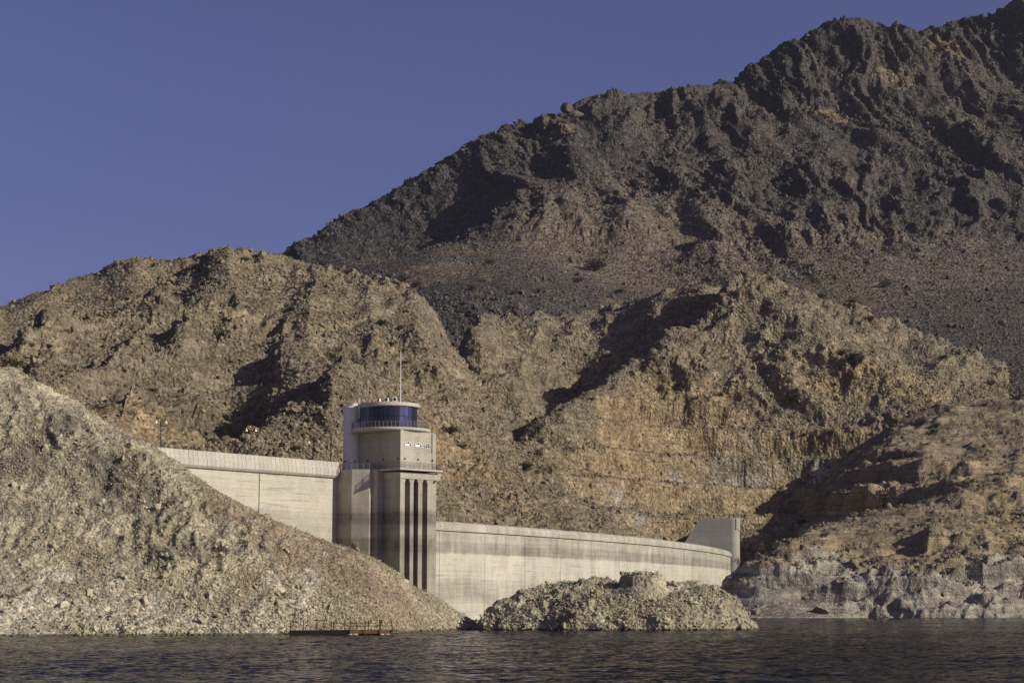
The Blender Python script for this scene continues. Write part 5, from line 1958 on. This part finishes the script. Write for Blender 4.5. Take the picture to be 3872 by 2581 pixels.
# ------------------------------------------------------------------ SHRUBS
def shrub_meshes(seed, leafmat, flat, n, leaf):
    r = np.random.RandomState(seed)
    st = MB()
    tips = []
    for k in range(9):
        th = r.uniform(0, 6.28)
        R_ = r.uniform(0.15, 0.42)
        tip = (R_ * math.cos(th), R_ * math.sin(th), r.uniform(0.25, 0.5) * flat)
        mid = (tip[0] * 0.35 + r.uniform(-.04, .04), tip[1] * 0.35 + r.uniform(-.04, .04), tip[2] * 0.6)
        st.tube([(0, 0, -0.06), mid, tip], [0.022, 0.013, 0.005], 4, False)
        tips.append(tip)
    lf = MB()
    cl = [(t_[0], t_[1], t_[2] + 0.02) for t_ in tips] + [(r.uniform(-.36, .36), r.uniform(-.36, .36), r.uniform(.12, .45) * flat) for _ in range(9)]
    for k in range(n):
        c_ = np.array(cl[r.randint(len(cl))])
        p = c_ + r.normal(size=3) * np.array([0.075, 0.075, 0.05 * (0.6 + flat)])
        p[2] = max(p[2], 0.0)
        a, b = r.normal(size=3), r.normal(size=3)
        a /= np.linalg.norm(a)
        b -= a * (a @ b)
        b /= np.linalg.norm(b)
        s = leaf * r.uniform(0.6, 1.4)
        lf.add([p - a * s, p + b * s * 0.5, p + a * s, p - b * s * 0.5], [(0, 1, 2, 3)])
    return st.mesh('stem', 'stem_bark'), lf.mesh('foliage', leafmat)


SHRUB = {
    'green': shrub_meshes(1, 'leaf_green', 1.1, 620, 0.045),
    'olive': shrub_meshes(2, 'leaf_olive', 0.9, 620, 0.045),
    'olive2': shrub_meshes(5, 'leaf_olive', 1.1, 560, 0.046),
    'grey': shrub_meshes(3, 'leaf_grey', 0.8, 480, 0.042),
    'twig': shrub_meshes(4, 'dry_twig', 1.2, 300, 0.036),
}


def shrub(px, py, wpx, kind, label):
    h = seat(px, py)
    if h is None:
        return
    P, D, N, nm = h
    size = 1.35 * wpx / FPX * D
    o = thing('desert_shrub', label, 'shrub', tuple(float(c_) for c_ in (P[0], P[1], P[2] - 0.02 * size)), (px * 7 + py) % 6.28, 'desert shrubs on the slopes')
    o.scale = (size, size, size * 0.9)
    for nm_, me in zip(('stem', 'foliage'), SHRUB[kind]):
        link(bpy.data.objects.new(nm_, me), o)


SH = [
    (25, 850, 44, 'green', 'bright green bush at the top left edge of the rubble slope'),
    (220, 867, 20, 'olive', 'dark shrub on the ledge above the left cliff end'),
    (351, 904, 22, 'olive', 'round dark shrub on the bare slope above the first lamp post'),
    (292, 689, 12, 'olive', 'small dark shrub below the left hill crest notch'),
    (477, 643, 14, 'olive', 'shrub just left of the left hill main spine'),
    (450, 665, 14, 'olive2', 'second shrub left of the left hill main spine, lower one'),
    (668, 714, 18, 'olive', 'lone dark shrub right of the left hill spine'),
    (564, 600, 22, 'grey', 'grey shrub just under the left hill summit'),
    (111, 801, 18, 'olive', 'low wide shrub on the shaded far left slope'),
    (52, 794, 16, 'olive2', 'dark shrub near the left edge, leftmost on the tan hill'),
    (75, 797, 14, 'green', 'greenish shrub beside the gully at far left'),
    (411, 798, 10, 'green', 'small green shrub at the left rim of the shaded bowl'),
    (163, 816, 10, 'green', 'tiny green shrub in the middle of the smooth left slope'),
    (287, 856, 14, 'grey', 'greyish shrub on the bare shoulder above the left cliffs'),
    (681, 860, 14, 'green', 'green shrub right of the yellow rock nose'),
    (416, 951, 14, 'olive', 'shrub at the lit edge of the shaded bowl'),
    (304, 962, 30, 'twig', 'leafless twiggy bush at the foot of the left cliffs'),
    (431, 833, 16, 'twig', 'twiggy shrub at the top of the shaded bowl'),
    (270, 722, 12, 'olive2', 'small shrub beside the rock outcrop on the upper left slope'),
    (366, 658, 10, 'olive', 'tiny shrub between the two upper gullies of the left hill'),
    (235, 799, 10, 'olive', 'tiny shrub beside the middle gully of the left hill'),
    (873, 749, 22, 'olive', 'wide dark shrub on the tan slope above the tower, upper left of the mast'),
    (917, 757, 16, 'olive2', 'shrub above the tip of the antenna mast'),
    (925, 647, 26, 'grey', 'grey wide shrub where the tan slope meets the dark scree'),
    (954, 659, 22, 'grey', 'grey shrub on the dark scree edge, right of its twin'),
    (894, 634, 16, 'grey', 'small grey shrub on the crest where tan and dark rock meet'),
    (1086, 667, 22, 'grey', 'grey shrub low on the dark scree fan, left part'),
    (1115, 647, 22, 'twig', 'brownish shrub in the middle of the dark scree fan'),
    (1098, 686, 18, 'twig', 'brownish shrub at the bottom of the dark scree fan'),
    (1037, 998, 36, 'olive', 'large dark bush on the slope right of the control room balcony'),
    (859, 888, 24, 'twig', 'pale twiggy bush just above the tower roof'),
    (925, 810, 14, 'green', 'green shrub right beside the antenna mast'),
    (896, 795, 18, 'olive', 'shrub left of the antenna mast halfway up'),
    (1063, 1031, 20, 'green', 'green bush below the large dark bush right of the tower'),
    (1094, 1060, 14, 'green', 'green shrub above the orange earth bank right of the tower'),
    (1206, 1080, 30, 'olive', 'large dark bush at the valley mouth, left of a brown one'),
    (1266, 1087, 36, 'twig', 'large brown bush at the valley mouth'),
    (1107, 1093, 24, 'twig', 'brown bush on the orange earth bank'),
    (1311, 770, 12, 'green', 'small green shrub high on the middle spur'),
    (1371, 622, 52, 'grey', 'largest flat grey bush at the foot of the dark cliffs'),
    (1328, 648, 24, 'grey', 'flat grey bush left below the largest cliff-foot bush'),
    (1423, 676, 26, 'grey', 'grey bush at the right end of the dark scree fan'),
    (1125, 606, 20, 'grey', 'small grey shrub high on the dark scree fan'),
    (1181, 677, 18, 'grey', 'grey shrub in the lower middle of the dark scree'),
    (1967, 832, 38, 'olive', 'umbrella-shaped acacia on the right hill shoulder'),
    (1820, 929, 30, 'olive', 'round dark bush at the head of the bench road'),
    (1667, 825, 12, 'green', 'small green shrub in the middle of the right hill'),
    (1460, 841, 12, 'olive', 'small shrub on the shaded left flank of the right hill'),
    (1558, 886, 10, 'green', 'tiny green shrub above the yellow cut, left one'),
    (1653, 909, 14, 'green', 'green shrub above the yellow cut, right one'),
    (1593, 921, 14, 'grey', 'pale shrub on the brink of the yellow cut'),
    (1934, 814, 26, 'grey', 'flat low bush left of the umbrella acacia'),
    (2035, 658, 26, 'grey', 'grey bush on the dark slope right of the pale boulders'),
    (1996, 738, 26, 'grey', 'grey bush in the gully beside the right hill'),
    (1954, 699, 24, 'grey', 'grey bush upslope of the gully beside the right hill'),
    (1884, 687, 24, 'grey', 'grey bush on the saddle behind the right hill'),
    (1409, 894, 10, 'green', 'tiny green shrub low on the right hill, left part'),
    (1361, 921, 10, 'green', 'tiny shrub lowest on the left flank of the right hill'),
    (1847, 1002, 10, 'olive', 'small dark shrub in the smooth gully, left of two'),
    (1909, 1000, 14, 'olive', 'small dark shrub at the edge of the shaded ridge'),
    (2153, 982, 24, 'grey', 'grey bush on the sunny ridge at right'),
    (2147, 995, 16, 'green', 'green bush just below the grey one on the sunny ridge'),
    (2277, 886, 24, 'grey', 'grey bush above the upper road at right'),
    (2029, 1160, 50, 'twig', 'wide brown thicket on the flat ground above the bluff'),
    (2075, 1187, 30, 'twig', 'brown bush at the right end of the bluff flat'),
    (1843, 1209, 22, 'olive', 'dark bush on the road edge above the bluff'),
    (1932, 1087, 12, 'green', 'small green shrub beside the marker post gully'),
    (2343, 1188, 24, 'grey', 'grey bush by the right edge of the picture'),
]
for row in SH:
    shrub(*row)

# ------------------------------------------------------------------ SMALL THINGS ON THE SHORES
# dead bush on the left slope
h = seat(26, 1368, ['left_shore_slope'])
db = thing('dead_bush', 'pale leafless tangled bush at the left edge of the shore slope', 'bush', tuple(float(c_) for c_ in h[0]))
r = np.random.RandomState(44)
for k in range(34):
    m = MB()
    th, el = r.uniform(0, 6.28), r.uniform(0.15, 1.3)
    th = th if math.sin(th) < 0.3 else -th
    L_ = r.uniform(1.6, 4.2)
    p = np.array([r.uniform(-1.2, 1.2), r.uniform(-0.9, 0.2), 0.1])
    path, d_ = [p], np.array([math.cos(th) * math.cos(el), math.sin(th) * math.cos(el), math.sin(el)])
    for q in range(6):
        d_ = d_ + r.normal(size=3) * 0.22 + np.array([0, 0, -0.08])
        d_ /= np.linalg.norm(d_)
        p = p + d_ * L_ / 6
        path.append(p)
    m.tube(path, list(np.linspace(0.05, 0.018, 7)), 4, False)
    m.build('branch', 'drift_wood', db)
# driftwood
h = seat(1742, 1402, ['right_bluff'], 10)
P0 = h[0]
log = thing('driftwood_log', 'bleached driftwood log on the muddy bank right of the island', 'log', tuple(float(c_) for c_ in P0))
m = MB()
m.tube([(-2.0, -0.3, 0.1), (-0.9, -0.1, 0.35), (0.2, 0, 0.55), (1.1, 0, 0.95), (2.1, 0.1, 1.35)], [0.07, 0.14, 0.2, 0.24, 0.16], 8)
trunk = m.build('trunk', 'drift_wood', log)
m = MB()
m.tube([(-0.3, 0, 0.45), (-0.9, -0.2, 0.9), (-1.1, -0.2, 1.3)], [0.08, 0.05, 0.02], 6)
m.build('branch', 'drift_wood', log)
h = seat(1722, 1388, ['right_bluff'], 12)
log2 = thing('bare_branch', 'thin bleached branch sticking up beside the driftwood log', 'branch', tuple(float(c_) for c_ in h[0]))
m = MB()
m.tube([(-0.4, 0, -0.1), (0.0, 0, 0.8), (0.5, 0.1, 1.7), (0.7, 0.1, 2.2)], [0.07, 0.06, 0.045, 0.02], 6)
m.build('stick', 'drift_wood', log2)
# heaped dry brush along that bank
br = MB()
r = np.random.RandomState(77)
vis = [v for v in VIS if v[5] == 'right_bluff'][0]
sel = np.where((vis[0] > 1715) & (vis[0] < 1990) & (vis[1] > 1378) & (vis[1] < 1416) & (vis[2] < 460) & (vis[3][:, 2] > 0.05))[0]
for k in range(900):
    P = vis[3][sel[r.randint(len(sel))]]
    th = r.uniform(0, 6.28)
    L_ = r.uniform(0.4, 1.3)
    d_ = np.array([math.cos(th), math.sin(th), r.uniform(-0.1, 0.6)]) * L_
    p = P + np.array([0, 0, r.uniform(0, 0.35)])
    br.tube([p - d_ / 2, p + d_ / 2 + r.normal(size=3) * 0.08], [0.03, 0.015], 3, False)
bo = br.build('dry_brush', 'brown_brush')
bo['kind'] = 'stuff'
bo['label'] = 'matted dry brush heaped along the muddy bank'
bo['category'] = 'brush'
# pale block at the foot of the dam
h = seat(1716, 1374, ['right_bluff'], 14)
bk = bpy.data.objects.new('shore_boulder', rock_mesh('shore_boulder', 901, 'stone_island', 3))
link(bk)
bk.location = (float(h[0][0]) - 1.0, float(h[0][1]) + 8, float(h[0][2]) + 0.4)
bk.scale = (1.6, 1.3, 1.5)
tag(bk, 'pale rounded boulder between the dam end and the bluff', 'boulder')
# marker post
h = seat(3080 * S, 1822 * S)
mk = thing('marker_post', 'small red and white marker post on the bench edge', 'post', tuple(float(c_) for c_ in h[0]))
for k, (z0, z1, mt) in enumerate(((-0.3, 0.7, 'white_paint'), (0.702, 1.1, 'red_paint'), (1.102, 1.7, 'white_paint'))):
    m = MB()
    m.box(-0.32, 0.32, -0.2, 0.2, z0, z1)
    m.build('band', mt, mk)
# floor of the valley behind the dam
m = MB()
m.add([(-120, 372, 2), (-60, 372, 2), (60, 640, 2), (90, 760, 2), (-120, 760, 2)], [(0, 1, 2, 3, 4)])
vf = m.build('valley_floor', 'rock_tan')
vf['kind'] = 'structure'

# ------------------------------------------------------------------ AIR
hm = bpy.data.materials.new('haze')
hm.use_nodes = True
hn = hm.node_tree.nodes
hn.clear()
ho = hn.new('ShaderNodeOutputMaterial')
pv = hn.new('ShaderNodeVolumePrincipled')
pv.inputs['Color'].default_value = (0.80, 0.84, 0.92, 1)
pv.inputs['Density'].default_value = 0.000028
pv.inputs['Anisotropy'].default_value = 0.2
hm.node_tree.links.new(pv.outputs[0], ho.inputs['Volume'])
hz_ = MB()
hz_.box(-1100, 1100, -400, 2000, -16, 640)
MATS['haze'] = hm
hzo = hz_.build('haze', 'haze')
hzo['kind'] = 'stuff'
hzo['label'] = 'thin pale haze filling the valley air'
hzo['category'] = 'haze'
scene.cycles.volume_bounces = 0
